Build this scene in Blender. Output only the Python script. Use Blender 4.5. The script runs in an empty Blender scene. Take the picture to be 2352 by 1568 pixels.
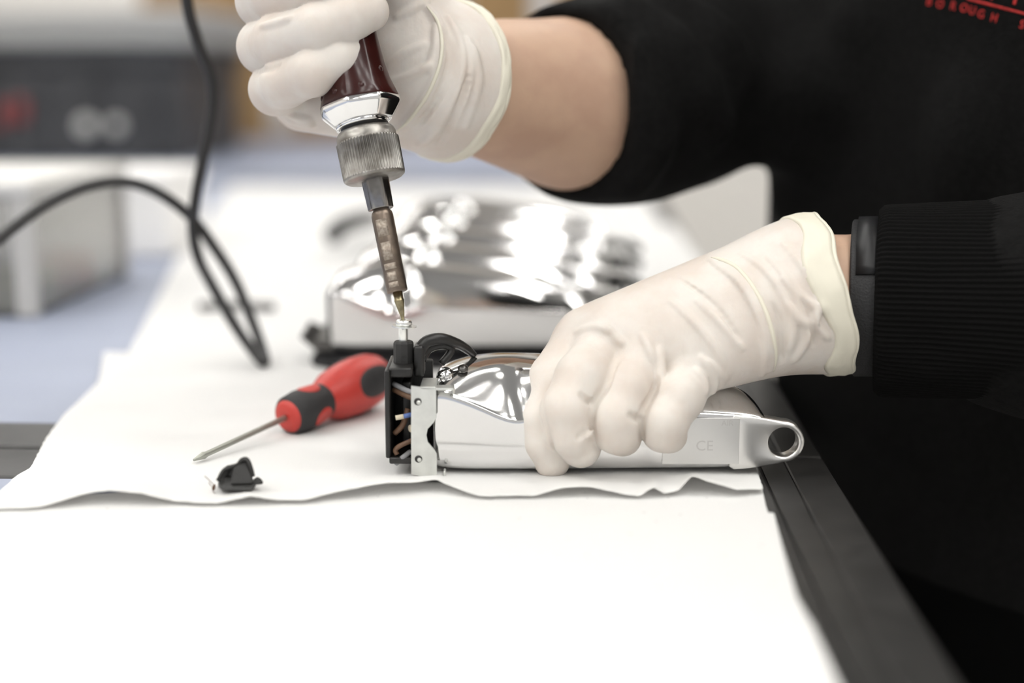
import bpy, bmesh, math, random
import numpy as np
from mathutils import Vector, Matrix, noise
random.seed(4)
PI = math.pi
SC = bpy.context.scene
COL = SC.collection

# ---------------------------------------------------------------- camera
T = 0.92                      # bench top height
FPX = 50.0 / 36.0 * 2352      # focal length in pixels of the 2352 wide frame
CAMH = 0.165
PITCH = math.atan(624 / FPX)
PSI = math.atan(162 / FPX * math.cos(PITCH))
CAM = Vector((0, 0, T + CAMH))
cp, sp, cy, sy = math.cos(PITCH), math.sin(PITCH), math.cos(PSI), math.sin(PSI)
FW = Vector((-sy * cp, cy * cp, -sp))
RT = Vector((cy, sy, 0))
UP = RT.cross(FW)
cam_data = bpy.data.cameras.new('camera')
cam_data.lens = 50; cam_data.sensor_width = 36; cam_data.clip_start = 0.02
cam_data.dof.use_dof = True
cam_data.dof.focus_distance = 0.588
cam_data.dof.aperture_fstop = 2.8
cam_data.dof.aperture_blades = 0
cam = bpy.data.objects.new('camera', cam_data)
COL.objects.link(cam)
cam.matrix_world = Matrix(((RT.x, UP.x, -FW.x, CAM.x), (RT.y, UP.y, -FW.y, CAM.y), (RT.z, UP.z, -FW.z, CAM.z), (0, 0, 0, 1)))
SC.camera = cam

# ---------------------------------------------------------------- world, view
w = bpy.data.worlds.new('world'); SC.world = w; w.use_nodes = True
bg = w.node_tree.nodes['Background']
bg.inputs[0].default_value = (1.0, 0.985, 0.96, 1)
bg.inputs[1].default_value = 0.64
SC.view_settings.view_transform = 'Standard'
SC.view_settings.look = 'None'
SC.view_settings.gamma = 1
SC.view_settings.use_curve_mapping = False
SC.view_settings.exposure = 0.0
LAMP = 17.8 

def Q(u, v, d):
    """point seen at pixel (u, v) of the photograph, d metres along the view axis"""
    return CAM + d * (FW + RT * ((u - 1176) / FPX) + UP * ((784 - v) / FPX))
def G(u, v, z=0.0):
    """point seen at pixel (u, v) lying z above the bench top"""
    r = FW + RT * ((u - 1176) / FPX) + UP * ((784 - v) / FPX)
    return CAM + r * ((T + z - CAM.z) / r.z)

# ---------------------------------------------------------------- materials
def mat(name, col, rough=0.5, metal=0.0, spec=0.5, var=0.0, vscale=30, col2=None, bump=0.0, bscale=200, bstretch=(1, 1, 1), sheen=0.0, emit=0.0, coat=0.0, sss=0.0, trans=0.0):
    m = bpy.data.materials.new(name); m.use_nodes = True
    nt = m.node_tree; N = nt.nodes; L = nt.links
    b = N['Principled BSDF']
    b.inputs['Base Color'].default_value = (*col, 1)
    b.inputs['Roughness'].default_value = rough
    b.inputs['Metallic'].default_value = metal
    b.inputs['Specular IOR Level'].default_value = spec
    b.inputs['Sheen Weight'].default_value = sheen
    b.inputs['Coat Weight'].default_value = coat
    b.inputs['Transmission Weight'].default_value = trans
    if sss:
        b.inputs['Subsurface Weight'].default_value = sss
        b.inputs['Subsurface Radius'].default_value = (1, .6, .4)
        b.inputs['Subsurface Scale'].default_value = 0.004
    if emit:
        b.inputs['Emission Color'].default_value = (*col, 1)
        b.inputs['Emission Strength'].default_value = emit
    tc = None
    def coords():
        nonlocal tc
        if tc is None: tc = N.new('ShaderNodeTexCoord')
        return tc.outputs['Object']
    if var or col2:
        nz = N.new('ShaderNodeTexNoise'); nz.inputs['Scale'].default_value = vscale; nz.inputs['Detail'].default_value = 5
        L.new(coords(), nz.inputs['Vector'])
        rp = N.new('ShaderNodeValToRGB')
        c2 = col2 or tuple(c * (1 - var) for c in col)
        rp.color_ramp.elements[0].position = 0.38; rp.color_ramp.elements[0].color = (*c2, 1)
        rp.color_ramp.elements[1].position = 0.62; rp.color_ramp.elements[1].color = (*col, 1)
        L.new(nz.outputs['Fac'], rp.inputs['Fac']); L.new(rp.outputs['Color'], b.inputs['Base Color'])
    if bump:
        mp = N.new('ShaderNodeMapping'); mp.inputs['Scale'].default_value = bstretch
        L.new(coords(), mp.inputs['Vector'])
        n2 = N.new('ShaderNodeTexNoise'); n2.inputs['Scale'].default_value = bscale; n2.inputs['Detail'].default_value = 3
        L.new(mp.outputs[0], n2.inputs['Vector'])
        bp = N.new('ShaderNodeBump'); bp.inputs['Strength'].default_value = 1.0; bp.inputs['Distance'].default_value = bump
        L.new(n2.outputs['Fac'], bp.inputs['Height']); L.new(bp.outputs[0], b.inputs['Normal'])
    return m

def weave_mat(name, col, dist=0.00012, scale=1500, specks=True, through=.3):
    """woven white cloth: crossed threads in the bump, a few lint specks in the colour"""
    m = mat(name, col, rough=0.95, spec=0.1)
    nt = m.node_tree; N = nt.nodes; L = nt.links; b = N['Principled BSDF']
    tc = N.new('ShaderNodeTexCoord')
    hs = []
    for stretch in ((1, .06, 1), (.06, 1, 1)):
        mp = N.new('ShaderNodeMapping'); mp.inputs['Scale'].default_value = stretch
        L.new(tc.outputs['Object'], mp.inputs['Vector'])
        nz = N.new('ShaderNodeTexNoise'); nz.inputs['Scale'].default_value = scale; nz.inputs['Detail'].default_value = 2
        L.new(mp.outputs[0], nz.inputs['Vector']); hs.append(nz.outputs['Fac'])
    ad = N.new('ShaderNodeMath'); ad.operation = 'ADD'; L.new(hs[0], ad.inputs[0]); L.new(hs[1], ad.inputs[1])
    bp = N.new('ShaderNodeBump'); bp.inputs['Distance'].default_value = dist
    L.new(ad.outputs[0], bp.inputs['Height']); L.new(bp.outputs[0], b.inputs['Normal'])
    tr = N.new('ShaderNodeBsdfTranslucent'); tr.inputs['Color'].default_value = (*col, 1)
    mx = N.new('ShaderNodeMixShader'); mx.inputs[0].default_value = through
    L.new(bp.outputs[0], tr.inputs['Normal'])
    L.new(b.outputs[0], mx.inputs[1]); L.new(tr.outputs[0], mx.inputs[2]); L.new(mx.outputs[0], N['Material Output'].inputs['Surface'])
    if specks:
        vo = N.new('ShaderNodeTexVoronoi'); vo.voronoi_dimensions = '2D'; vo.inputs['Scale'].default_value = 30
        mp = N.new('ShaderNodeMapping'); mp.inputs['Scale'].default_value = (1, 1.6, 1)
        L.new(tc.outputs['Object'], mp.inputs['Vector']); L.new(mp.outputs[0], vo.inputs['Vector'])
        rp = N.new('ShaderNodeValToRGB')
        rp.color_ramp.elements[0].position = 0.010; rp.color_ramp.elements[0].color = (.45, .43, .42, 1)
        rp.color_ramp.elements[1].position = 0.024; rp.color_ramp.elements[1].color = (*col, 1)
        L.new(vo.outputs['Distance'], rp.inputs['Fac']); L.new(rp.outputs['Color'], b.inputs['Base Color'])
    return m

M = {}
M['cloth'] = weave_mat('white_cloth', (.93, .925, .915))
M['cloth_fine'] = weave_mat('white_fine_cloth', (.93, .925, .915), dist=0.00005, specks=False, through=.33)
M['blue'] = mat('blue_grey_worktop', (.335, .37, .47), rough=.55, var=.06, vscale=6)
M['profile'] = mat('black_edge_profile', (.031, .030, .029), rough=.42, var=.25, vscale=90, bump=.00003, bscale=900)
M['steel_leg'] = mat('grey_leg_paint', (.25, .25, .26), rough=.5)
M['glove'] = mat('latex_glove', (.725, .68, .63), rough=.55, spec=.3, col2=(.67, .60, .54), vscale=55, bump=.00022, bscale=330, bstretch=(1, 1, .5), sss=.12)
M['cuff'] = mat('latex_cuff', (.75, .715, .60), rough=.5, spec=.35, bump=.0004, bscale=120, bstretch=(1, .4, .4))
M['skin'] = mat('skin', (.57, .385, .275), rough=.5, spec=.35, col2=(.50, .325, .235), vscale=40, bump=.00008, bscale=700, sss=.1)
M['sweater'] = mat('black_sweatshirt', (.0075, .0073, .0072), rough=.95, spec=.12, var=.3, vscale=300, bump=.0005, bscale=700)
M['rib'] = mat('black_ribbed_knit', (.0048, .0047, .0046), rough=1, spec=.1, bump=.0003, bscale=900)
M['trouser'] = mat('black_trousers', (.0028, .0028, .0028), rough=1, spec=.05, bump=.0003, bscale=500)
M['print'] = mat('red_print', (.62, .035, .03), rough=.8, var=.35, vscale=700)
M['band'] = mat('black_rubber_band', (.012, .012, .013), rough=.55, bump=.0003, bscale=1100)
M['display'] = mat('dark_display', (.009, .009, .010), rough=.4, spec=.35)
M['chrome'] = mat('polished_aluminium', (.74, .735, .73), rough=.10, metal=1, bump=.00002, bscale=150)
M['satin'] = mat('satin_aluminium', (.80, .79, .77), rough=.30, metal=1, var=.05, vscale=60)
M['zinc'] = mat('zinc_plate', (.70, .71, .68), rough=.36, metal=.85, var=.12, vscale=150)
M['dark_steel'] = mat('dark_steel', (.16, .155, .15), rough=.3, metal=1, var=.3, vscale=200)
M['black_plastic'] = mat('black_plastic', (.012, .0115, .011), rough=.38, bump=.00012, bscale=400)
M['black_matte'] = mat('black_matte_plastic', (.021, .0205, .02), rough=.6, bump=.0002, bscale=400)
M['label'] = mat('etched_label', (.72, .715, .70), rough=.38, metal=.95)
M['etch'] = mat('etched_marks', (.60, .59, .575), rough=.5, metal=.7)
M['copper'] = mat('brown_wire', (.13, .07, .04), rough=.5)
M['blue_wire'] = mat('blue_wire', (.10, .17, .42), rough=.4)
M['cream_wire'] = mat('cream_wire_end', (.62, .55, .42), rough=.5)
M['maroon'] = mat('maroon_handle', (.040, .008, .0065), rough=.20, spec=.38, coat=.0, var=.25, vscale=60)
M['collar'] = mat('polished_steel_collar', (.82, .82, .82), rough=.10, metal=1)
M['knurl'] = mat('worn_knurled_steel', (.40, .385, .36), rough=.38, metal=.9, col2=(.24, .225, .205), vscale=180)
M['bit_shaft'] = mat('bright_shaft', (.38, .37, .36), rough=.25, metal=1, col2=(.20, .19, .18), vscale=90)
M['sleeve'] = mat('brown_worn_steel', (.27, .215, .17), rough=.36, metal=.85, col2=(.17, .135, .11), vscale=120)
M['worn'] = mat('worn_print', (.42, .365, .305), rough=.5, metal=.5, col2=(.27, .22, .18), vscale=900)
M['bit'] = mat('brassy_bit', (.42, .36, .22), rough=.28, metal=1, var=.4, vscale=300)
M['screw'] = mat('bright_zinc_screw', (.86, .87, .85), rough=.25, metal=.9)
M['red'] = mat('red_plastic', (.52, .045, .035), rough=.42)
M['dull_red'] = mat('dull_red_plastic', (.26, .05, .05), rough=.5)
M['rubber'] = mat('dark_grip_rubber', (.026, .025, .026), rough=.65)
M['shaft'] = mat('steel_shaft', (.40, .41, .36), rough=.45, metal=.6)
M['lump'] = mat('black_broken_plastic', (.017, .0165, .0155), rough=.42, bump=.0005, bscale=260)
M['cable'] = mat('black_cable_sheath', (.018, .0175, .018), rough=.42)
M['mat'] = mat('black_rubber_mat', (.010, .010, .012), rough=.5)
M['crate'] = mat('charcoal_crate', (.050, .051, .056), rough=.5, var=.3, vscale=12)
M['lid'] = mat('grey_lid', (.42, .42, .405), rough=.5)
M['clear'] = mat('frosted_bin', (.52, .51, .49), rough=.5)
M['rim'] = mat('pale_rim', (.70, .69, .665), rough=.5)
M['white_card'] = mat('white_carton', (.90, .89, .88), rough=.7)
M['card'] = mat('brown_cardboard', (.36, .225, .10), rough=.85, var=.2, vscale=5)
M['shelf'] = mat('grey_shelf', (.52, .50, .48), rough=.6)
M['wall'] = mat('off_white_wall', (.86, .84, .81), rough=.9)
M['ceil'] = mat('white_ceiling', (.42, .42, .415), rough=.9)
M['floor'] = mat('grey_floor', (.70, .685, .66), rough=.45, var=.08, vscale=3)
M['lamp'] = mat('lamp_diffuser', (1, .985, .95), emit=LAMP)
M['spot'] = mat('spot_lens', (1, .985, .95), emit=52)
M['lamp_frame'] = mat('lamp_frame', (.75, .75, .75), rough=.4)
M['olive'] = mat('olive_plastic', (.24, .24, .14), rough=.5)
M['pale_blue'] = mat('pale_blue_plastic', (.62, .64, .74), rough=.5)

# ---------------------------------------------------------------- object helpers
ORG = {}
def link(o): COL.objects.link(o); return o
def tag(o, label=None, cat=None, group=None, kind=None):
    if label: o['label'] = label
    if cat: o['category'] = cat
    if group: o['group'] = group
    if kind: o['kind'] = kind
    return o
def thing(name, loc, label, cat, group=None, rz=0):
    o = bpy.data.objects.new(name, None); o.empty_display_size = .03
    link(o); o.location = loc; o.rotation_euler = (0, 0, rz)
    ORG[o.name] = Vector(loc)
    return tag(o, label, cat, group)
def obj(name, me, m, parent=None, world=False, smooth=True):
    """me is a mesh in parent space, or in world space when world is set (parent chain must be unrotated)"""
    o = bpy.data.objects.new(name, me); link(o)
    me.name = name
    if world and parent is not None:
        p = ORG[parent.name]
        me.transform(Matrix.Translation(-p)); ORG[o.name] = p.copy()
    elif parent is None:
        ORG[o.name] = Vector((0, 0, 0))
    if parent is not None: o.parent = parent
    ms = m if isinstance(m, (list, tuple)) else [m]
    for q in ms: me.materials.append(q)
    if smooth: me.polygons.foreach_set('use_smooth', [True] * len(me.polygons))
    return o
def base_origin(o, loc):
    """moves a top-level mesh object's origin to loc without moving its surface"""
    o.data.transform(Matrix.Translation(-Vector(loc))); o.location = loc; ORG[o.name] = Vector(loc)
    return o
def to_mesh(bm, name='m'):
    me = bpy.data.meshes.new(name); bm.normal_update(); bm.to_mesh(me); bm.free(); return me
def pyd(verts, faces, name='m'):
    me = bpy.data.meshes.new(name)
    me.from_pydata([tuple(v) for v in verts], [], [tuple(f) for f in faces]); me.update(); return me
def autosmooth(o, ang=35):
    me = o.data
    bm = bmesh.new(); bm.from_mesh(me)
    for e in bm.edges:
        if len(e.link_faces) == 2 and e.calc_face_angle(0) > math.radians(ang): e.smooth = False
    bm.to_mesh(me); bm.free()
    return o

def bm_box(bm, lo, hi, bev=0.0, seg=2, mtx=None):
    vs = [bm.verts.new((x, y, z)) for x in (lo[0], hi[0]) for y in (lo[1], hi[1]) for z in (lo[2], hi[2])]
    fs = [(0, 1, 3, 2), (4, 6, 7, 5), (0, 4, 5, 1), (2, 3, 7, 6), (0, 2, 6, 4), (1, 5, 7, 3)]
    faces = [bm.faces.new([vs[i] for i in f]) for f in fs]
    if bev:
        es = list({e for f in faces for e in f.edges})
        r = bmesh.ops.bevel(bm, geom=es, offset=bev, segments=seg, profile=.5, affect='EDGES')
        vs = list({v for f in r['faces'] for v in f.verts} | {v for v in vs if v.is_valid})
    if mtx is not None:
        bmesh.ops.transform(bm, matrix=mtx, verts=[v for v in vs if v.is_valid])
def box_mesh(lo, hi, bev=0.0, seg=2):
    bm = bmesh.new(); bm_box(bm, lo, hi, bev, seg); return to_mesh(bm)

def catmull(pts, n=8):
    P = [Vector(p) for p in pts]
    P = [2 * P[0] - P[1]] + P + [2 * P[-1] - P[-2]]
    out = []
    for i in range(1, len(P) - 2):
        for k in range(n):
            t = k / n
            out.append(.5 * ((2 * P[i]) + (P[i + 1] - P[i - 1]) * t + (2 * P[i - 1] - 5 * P[i] + 4 * P[i + 1] - P[i + 2]) * t * t + (3 * P[i] - P[i - 1] - 3 * P[i + 1] + P[i + 2]) * t ** 3))
    out.append(P[-2]); return out
def tube(pts, r, n=12, smooth=6, closed=False):
    """round tube along a path; r may be a number or one radius per given point"""
    rs = r if isinstance(r, (list, tuple)) else [r] * len(pts)
    if smooth > 1 and not closed:
        path = catmull(pts, smooth)
        rr = []
        for i in range(len(pts) - 1):
            for k in range(smooth): rr.append(rs[i] + (rs[i + 1] - rs[i]) * k / smooth)
        rr.append(rs[-1])
    else:
        path, rr = [Vector(p) for p in pts], list(rs)
    m = len(path); verts = []; faces = []
    t0 = (path[1] - path[0]).normalized()
    nrm = t0.orthogonal().normalized()
    for i, p in enumerate(path):
        if closed: t = (path[(i + 1) % m] - path[i - 1]).normalized()
        else: t = (path[min(i + 1, m - 1)] - path[max(i - 1, 0)]).normalized()
        nrm = (nrm - t * nrm.dot(t)).normalized(); bn = t.cross(nrm)
        for k in range(n):
            a = 2 * PI * k / n
            verts.append(p + rr[i] * (math.cos(a) * nrm + math.sin(a) * bn))
    for i in range(m if closed else m - 1):
        j = (i + 1) % m
        for k in range(n):
            faces.append((i * n + k, i * n + (k + 1) % n, j * n + (k + 1) % n, j * n + k))
    if not closed:
        faces.append(tuple(range(n - 1, -1, -1))); faces.append(tuple((m - 1) * n + k for k in range(n)))
    return pyd(verts, faces)
def lathe(prof, a, axis, n=64, rfun=None, up=None):
    """prof: (t, r) pairs along axis from point a; rfun(angle, t, r) shapes the section"""
    axis = Vector(axis).normalized(); a = Vector(a)
    e1 = axis.orthogonal().normalized() if up is None else (Vector(up) - axis * Vector(up).dot(axis)).normalized()
    e2 = axis.cross(e1)
    verts = []; faces = []
    for t, r in prof:
        for k in range(n):
            th = 2 * PI * k / n
            q = rfun(th, t, r) if rfun else r
            verts.append(a + axis * t + q * (math.cos(th) * e1 + math.sin(th) * e2))
    for i in range(len(prof) - 1):
        for k in range(n):
            faces.append((i * n + k, i * n + (k + 1) % n, (i + 1) * n + (k + 1) % n, (i + 1) * n + k))
    faces.append(tuple(range(n - 1, -1, -1))); faces.append(tuple((len(prof) - 1) * n + k for k in range(n)))
    return pyd(verts, faces)
def interp(x, pts):
    for (a, b), (c, d) in zip(pts[:-1], pts[1:]):
        if x <= c:
            if x <= a: return b
            return b + (d - b) * (x - a) / (c - a)
    return pts[-1][1]

# ---------------------------------------------------------------- implicit surfaces (hands, body, clothing)
class Vol:
    def __init__(s, lo, hi, h):
        s.lo = np.array(lo, float); s.h = h
        s.n = np.ceil((np.array(hi, float) - s.lo) / h).astype(int) + 1
        s.D = np.full(tuple(s.n), 1.0, np.float32)
        s.ax = [s.lo[i] + h * np.arange(s.n[i]) for i in range(3)]
    def win(s, lo, hi):
        a = np.clip(np.floor((np.array(lo) - s.lo) / s.h).astype(int), 0, s.n)
        b = np.clip(np.ceil((np.array(hi) - s.lo) / s.h).astype(int) + 1, 0, s.n)
        return tuple(slice(int(a[i]), int(b[i])) for i in range(3))
    def grid(s, w):
        return (s.ax[0][w[0]][:, None, None], s.ax[1][w[1]][None, :, None], s.ax[2][w[2]][None, None, :])
    def cone(s, w, a, b, ra, rb):
        X, Y, Z = s.grid(w); a = np.array(a); ab = np.array(b) - a
        L2 = max(float(ab @ ab), 1e-12)
        t = np.clip(((X - a[0]) * ab[0] + (Y - a[1]) * ab[1] + (Z - a[2]) * ab[2]) / L2, 0, 1)
        return (np.sqrt((X - a[0] - t * ab[0]) ** 2 + (Y - a[1] - t * ab[1]) ** 2 + (Z - a[2] - t * ab[2]) ** 2) - (ra + (rb - ra) * t)).astype(np.float32)
    @staticmethod
    def smin(a, b, k):
        h = np.maximum(k - np.abs(a - b), 0) / k
        return np.minimum(a, b) - h * h * k * .25
    def add(s, a, b, ra, rb, k=.004):
        a = np.array(a); b = np.array(b); m = max(ra, rb) + k + 3 * s.h
        w = s.win(np.minimum(a, b) - m, np.maximum(a, b) + m)
        s.D[w] = s.smin(s.D[w], s.cone(w, a, b, ra, rb), k)
    def sub(s, a, b, ra, rb, k=.002):
        a = np.array(a); b = np.array(b); m = max(ra, rb) + k + 3 * s.h
        w = s.win(np.minimum(a, b) - m, np.maximum(a, b) + m)
        s.D[w] = -s.smin(-s.D[w], s.cone(w, a, b, ra, rb), k)
    def chain(s, pts, k=.004):
        for (p, r), (q, t) in zip(pts[:-1], pts[1:]): s.add(p, q, r, t, k)
    def finger(s, pts, k_in=.003, k_root=.010, k_side=.0006, reach=.013):
        """one finger as its own smooth chain; blends widely at its knuckle and only narrowly with its neighbours"""
        P = np.array([list(p) for p, r in pts]); R = max(r for p, r in pts)
        w = s.win(P.min(0) - R - .012, P.max(0) + R + .012)
        F = None
        for (p, r), (q, t) in zip(pts[:-1], pts[1:]):
            c = s.cone(w, p, q, r, t); F = c if F is None else s.smin(F, c, k_in)
        X, Y, Z = s.grid(w); p0 = P[0]
        dist = (X - p0[0]) ** 2 + (Y - p0[1]) ** 2 + (Z - p0[2]) ** 2
        k = (k_side + (k_root - k_side) * np.exp(-dist / reach ** 2)).astype(np.float32)
        s.D[w] = s.smin(s.D[w], F, k)
    def ellipsoid(s, c, r, k=.01, rot=None):
        c = np.array(c); m = max(r) + k + 3 * s.h
        w = s.win(c - m, c + m); X, Y, Z = s.grid(w)
        x, y, z = X - c[0], Y - c[1], Z - c[2]
        if rot is not None:
            ca, sa = math.cos(rot), math.sin(rot); x, y = x * ca + y * sa, -x * sa + y * ca
        k0 = np.sqrt((x / r[0]) ** 2 + (y / r[1]) ** 2 + (z / r[2]) ** 2) + 1e-9
        k1 = np.sqrt((x / r[0] ** 2) ** 2 + (y / r[1] ** 2) ** 2 + (z / r[2] ** 2) ** 2) + 1e-9
        s.D[w] = s.smin(s.D[w], (k0 * (k0 - 1) / k1).astype(np.float32), k)
    def cut(s, p, n, lo=None, hi=None):
        w = s.win(s.lo - 1, s.lo + s.n * s.h + 1) if lo is None else s.win(lo, hi)
        X, Y, Z = s.grid(w)
        s.D[w] = np.maximum(s.D[w], ((X - p[0]) * n[0] + (Y - p[1]) * n[1] + (Z - p[2]) * n[2]).astype(np.float32))
    def sample(s, p):
        q = (np.array(p) - s.lo) / s.h; i = np.floor(q).astype(int)
        if (i < 0).any() or (i >= s.n - 1).any(): return 1.0
        f = q - i; c = s.D[i[0]:i[0] + 2, i[1]:i[1] + 2, i[2]:i[2] + 2]
        c = c[0] * (1 - f[0]) + c[1] * f[0]; c = c[0] * (1 - f[1]) + c[1] * f[1]
        return float(c[0] * (1 - f[2]) + c[1] * f[2])
    def normal(s, p):
        e = s.h * 1.5; p = Vector(p)
        return Vector([s.sample(p + Vector([e * (i == k) for k in range(3)])) - s.sample(p - Vector([e * (i == k) for k in range(3)])) for i in range(3)]).normalized()
    def hit(s, u, v, d0=.4, d1=1.1):
        d = d0
        while d < d1:
            if s.sample(Q(u, v, d)) < 0:
                a, b = d - s.h, d
                for _ in range(10):
                    m = (a + b) / 2
                    if s.sample(Q(u, v, m)) < 0: b = m
                    else: a = m
                return Q(u, v, b)
            d += s.h
        return None
    def ridge(s, px, r=.0009, k=.003, sink=.0):
        pts = [s.hit(u, v) for u, v in px]
        pts = [p for p in pts if p is not None]
        if len(pts) < 2: return
        pts = catmull(pts, 5); n = len(pts)
        for i, (a, b) in enumerate(zip(pts[:-1], pts[1:])):
            ta = math.sin(PI * (i + .3) / n) ** .5; s.add(a, b, r * ta, r * ta, k)
    def crease(s, px, r=.0009, k=.002):
        pts = [s.hit(u, v) for u, v in px]
        pts = [p for p in pts if p is not None]
        if len(pts) < 2: return
        pts = catmull(pts, 5); n = len(pts)
        for i, (a, b) in enumerate(zip(pts[:-1], pts[1:])):
            ta = math.sin(PI * (i + .5) / n) ** .5; s.sub(a, b, r * ta, r * ta, k)
    def mesh(s, relax=0):
        D = s.D; S = D < 0; nx, ny, nz = D.shape
        corners = [(i, j, k) for i in (0, 1) for j in (0, 1) for k in (0, 1)]
        sl = lambda A, o: A[o[0]:nx - 1 + o[0], o[1]:ny - 1 + o[1], o[2]:nz - 1 + o[2]]
        cnt = sum(sl(S, o).astype(np.int8) for o in corners)
        I = np.argwhere((cnt > 0) & (cnt < 8))
        idx = np.full((nx - 1, ny - 1, nz - 1), -1, np.int64); idx[I[:, 0], I[:, 1], I[:, 2]] = np.arange(len(I))
        acc = np.zeros((len(I), 3)); num = np.zeros(len(I))
        val = {o: D[I[:, 0] + o[0], I[:, 1] + o[1], I[:, 2] + o[2]].astype(float) for o in corners}
        for a in corners:
            for x in range(3):
                if a[x] == 0:
                    b = tuple(1 if q == x else a[q] for q in range(3))
                    va, vb = val[a], val[b]; m = (va < 0) != (vb < 0)
                    t = np.where(m, va / np.where(m, va - vb, 1), 0)
                    p = np.array(a, float)[None, :] + t[:, None] * (np.array(b) - np.array(a))[None, :]
                    acc += p * m[:, None]; num += m
        V = s.lo + (I + acc / num[:, None]) * s.h
        quads = []
        for x in range(3):
            y, z = (x + 1) % 3, (x + 2) % 3
            A = np.moveaxis(S, (x, y, z), (0, 1, 2)); J = np.moveaxis(idx, (x, y, z), (0, 1, 2))
            ch = A[:-1, 1:-1, 1:-1] != A[1:, 1:-1, 1:-1]
            E = np.argwhere(ch)
            if not len(E): continue
            i, j, k = E[:, 0], E[:, 1] + 1, E[:, 2] + 1
            q = np.stack([J[i, j - 1, k - 1], J[i, j, k - 1], J[i, j, k], J[i, j - 1, k]], 1)
            ins = A[i, j, k]
            q[~ins] = q[~ins][:, ::-1]
            quads.append(q)
        F = np.concatenate(quads); F = F[(F >= 0).all(1)]
        for _ in range(relax):
            sm = np.zeros_like(V); c = np.zeros(len(V))
            for a in range(4):
                i, j = F[:, a], F[:, (a + 1) % 4]
                np.add.at(sm, i, V[j]); np.add.at(c, i, 1)
            V = .5 * V + .5 * sm / np.maximum(c, 1)[:, None]
        me = bpy.data.meshes.new('m')
        me.vertices.add(len(V)); me.vertices.foreach_set('co', V.astype(np.float32).ravel())
        me.loops.add(F.size); me.loops.foreach_set('vertex_index', F.astype(np.int32).ravel())
        me.polygons.add(len(F)); me.polygons.foreach_set('loop_start', (np.arange(len(F)) * 4).astype(np.int32))
        me.update(calc_edges=True); me.validate()
        return me
# ================================================================ the room
def struct(name, me, m): return tag(obj(name, me, m, smooth=False), kind='structure')
struct('floor', box_mesh((-3.2, -3.2, -.1), (4.2, 6.2, 0)), M['floor'])
struct('ceiling', box_mesh((-3.2, -3.2, 2.8), (4.2, 6.2, 2.9)), M['ceil'])
struct('wall_back', box_mesh((-3.2, 6.0, 0), (4.2, 6.2, 2.8)), M['wall'])
struct('wall_left', box_mesh((-3.2, -3.2, 0), (-3.0, 6.0, 2.8)), M['wall'])
struct('wall_right', box_mesh((4.0, -3.2, 0), (4.2, 6.0, 2.8)), M['wall'])
struct('baseboard_back', box_mesh((-3.0, 5.985, 0), (4.0, 6.0, .1), .002), M['ceil'])
k = 0
for iy, y in enumerate((-1.3, .3, 1.9, 3.5, 5.1)):  # the last row is added to brighten the far wall and floor
    for ix, x in enumerate((-1.7, 1.2)):
        t = thing('ceiling_light', (x, y, 2.735), 'slim white ceiling light, one of ten in a grid overhead, back pair added to brighten the far wall', 'light', 'ceiling lights overhead')
        obj('frame', box_mesh((-.76, -.10, 0), (.76, .10, .065), .004), M['lamp_frame'], t, smooth=False)
        obj('diffuser', box_mesh((-.73, -.07, -.012), (.73, .07, 0), .004), M['lamp'], t, smooth=False)
for iy, y in enumerate((-2.1, -1.7, -.9, -.5, -.1, .7, 1.1, 2.3, 2.7)):
    for ix, x in enumerate((-2.3, -1.0, -.65, .3, .75)):
        t = thing('downlight', (x, y, 2.775), 'small round ceiling spotlight set between the long ceiling lights', 'light', 'round ceiling spotlights')
        obj('bezel', lathe([(0, .075), (.01, .075), (.025, .07)], (0, 0, 0), (0, 0, 1), 24), M['lamp_frame'], t)
        obj('lens', lathe([(-.004, .02), (-.003, .055), (.004, .06)], (0, 0, 0), (0, 0, 1), 24), M['spot'], t)

# ================================================================ workbenches
XE = G(1857, 1000).x                      # right edge of the bench row
YJ = G(0, 1026).y                         # joint between the first two benches
YK = G(800, 412).y                        # joint between second and third
PW = .046
def profile_bar(x0, y0, x1, y1):
    """one bar of slotted edge profile between the outer corner points, along x or along y"""
    bm = bmesh.new()
    lo, hi = (min(x0, x1), min(y0, y1)), (max(x0, x1), max(y0, y1))
    gz, z0 = T - .0012, T - .046
    if hi[1] - lo[1] > hi[0] - lo[0]:      # runs along y
        c = (lo[0] + hi[0]) / 2; gs = (c - .0055, c + .0055)
        xs = [lo[0], gs[0] - .0004, gs[0] + .0004, gs[1] - .0004, gs[1] + .0004, hi[0]]
        for i in range(5):
            bm_box(bm, (xs[i], lo[1], z0), (xs[i + 1], hi[1], gz if i in (1, 3) else T), .0006 if i in (0, 4) else 0, 1)
    else:
        bm_box(bm, (lo[0], lo[1], z0), (hi[0], hi[1], T), .0022, 3)
    return to_mesh(bm)
def bench(y0, y1, label):
    xl = -1.25
    t = thing('workbench', (XE, (y0 + y1) / 2, 0), label, 'workbench', 'row of blue topped workbenches')
    obj('worktop', box_mesh((xl + PW, y0 + PW, T - .03), (XE - PW, y1 - PW, T - .001)), M['blue'], t, world=True, smooth=False)
    obj('edge_profile', profile_bar(XE - PW, y0 + .0016, XE, y1 - .0016), M['profile'], t, world=True, smooth=False)
    obj('edge_profile', profile_bar(xl, y0 + .0016, xl + PW, y1 - .0016), M['profile'], t, world=True, smooth=False)
    obj('edge_profile', profile_bar(xl + PW, y0 + .0016, XE - PW, y0 + PW), M['profile'], t, world=True, smooth=False)
    obj('edge_profile', profile_bar(xl + PW, y1 - PW, XE - PW, y1 - .0016), M['profile'], t, world=True, smooth=False)
    for x in (xl + .01, XE - .065):
        for y in (y0 + .05, y1 - .1):
            obj('leg', box_mesh((x, y, 0), (x + .05, y + .05, T - .046), .004), M['steel_leg'], t, world=True, smooth=False)
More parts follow.
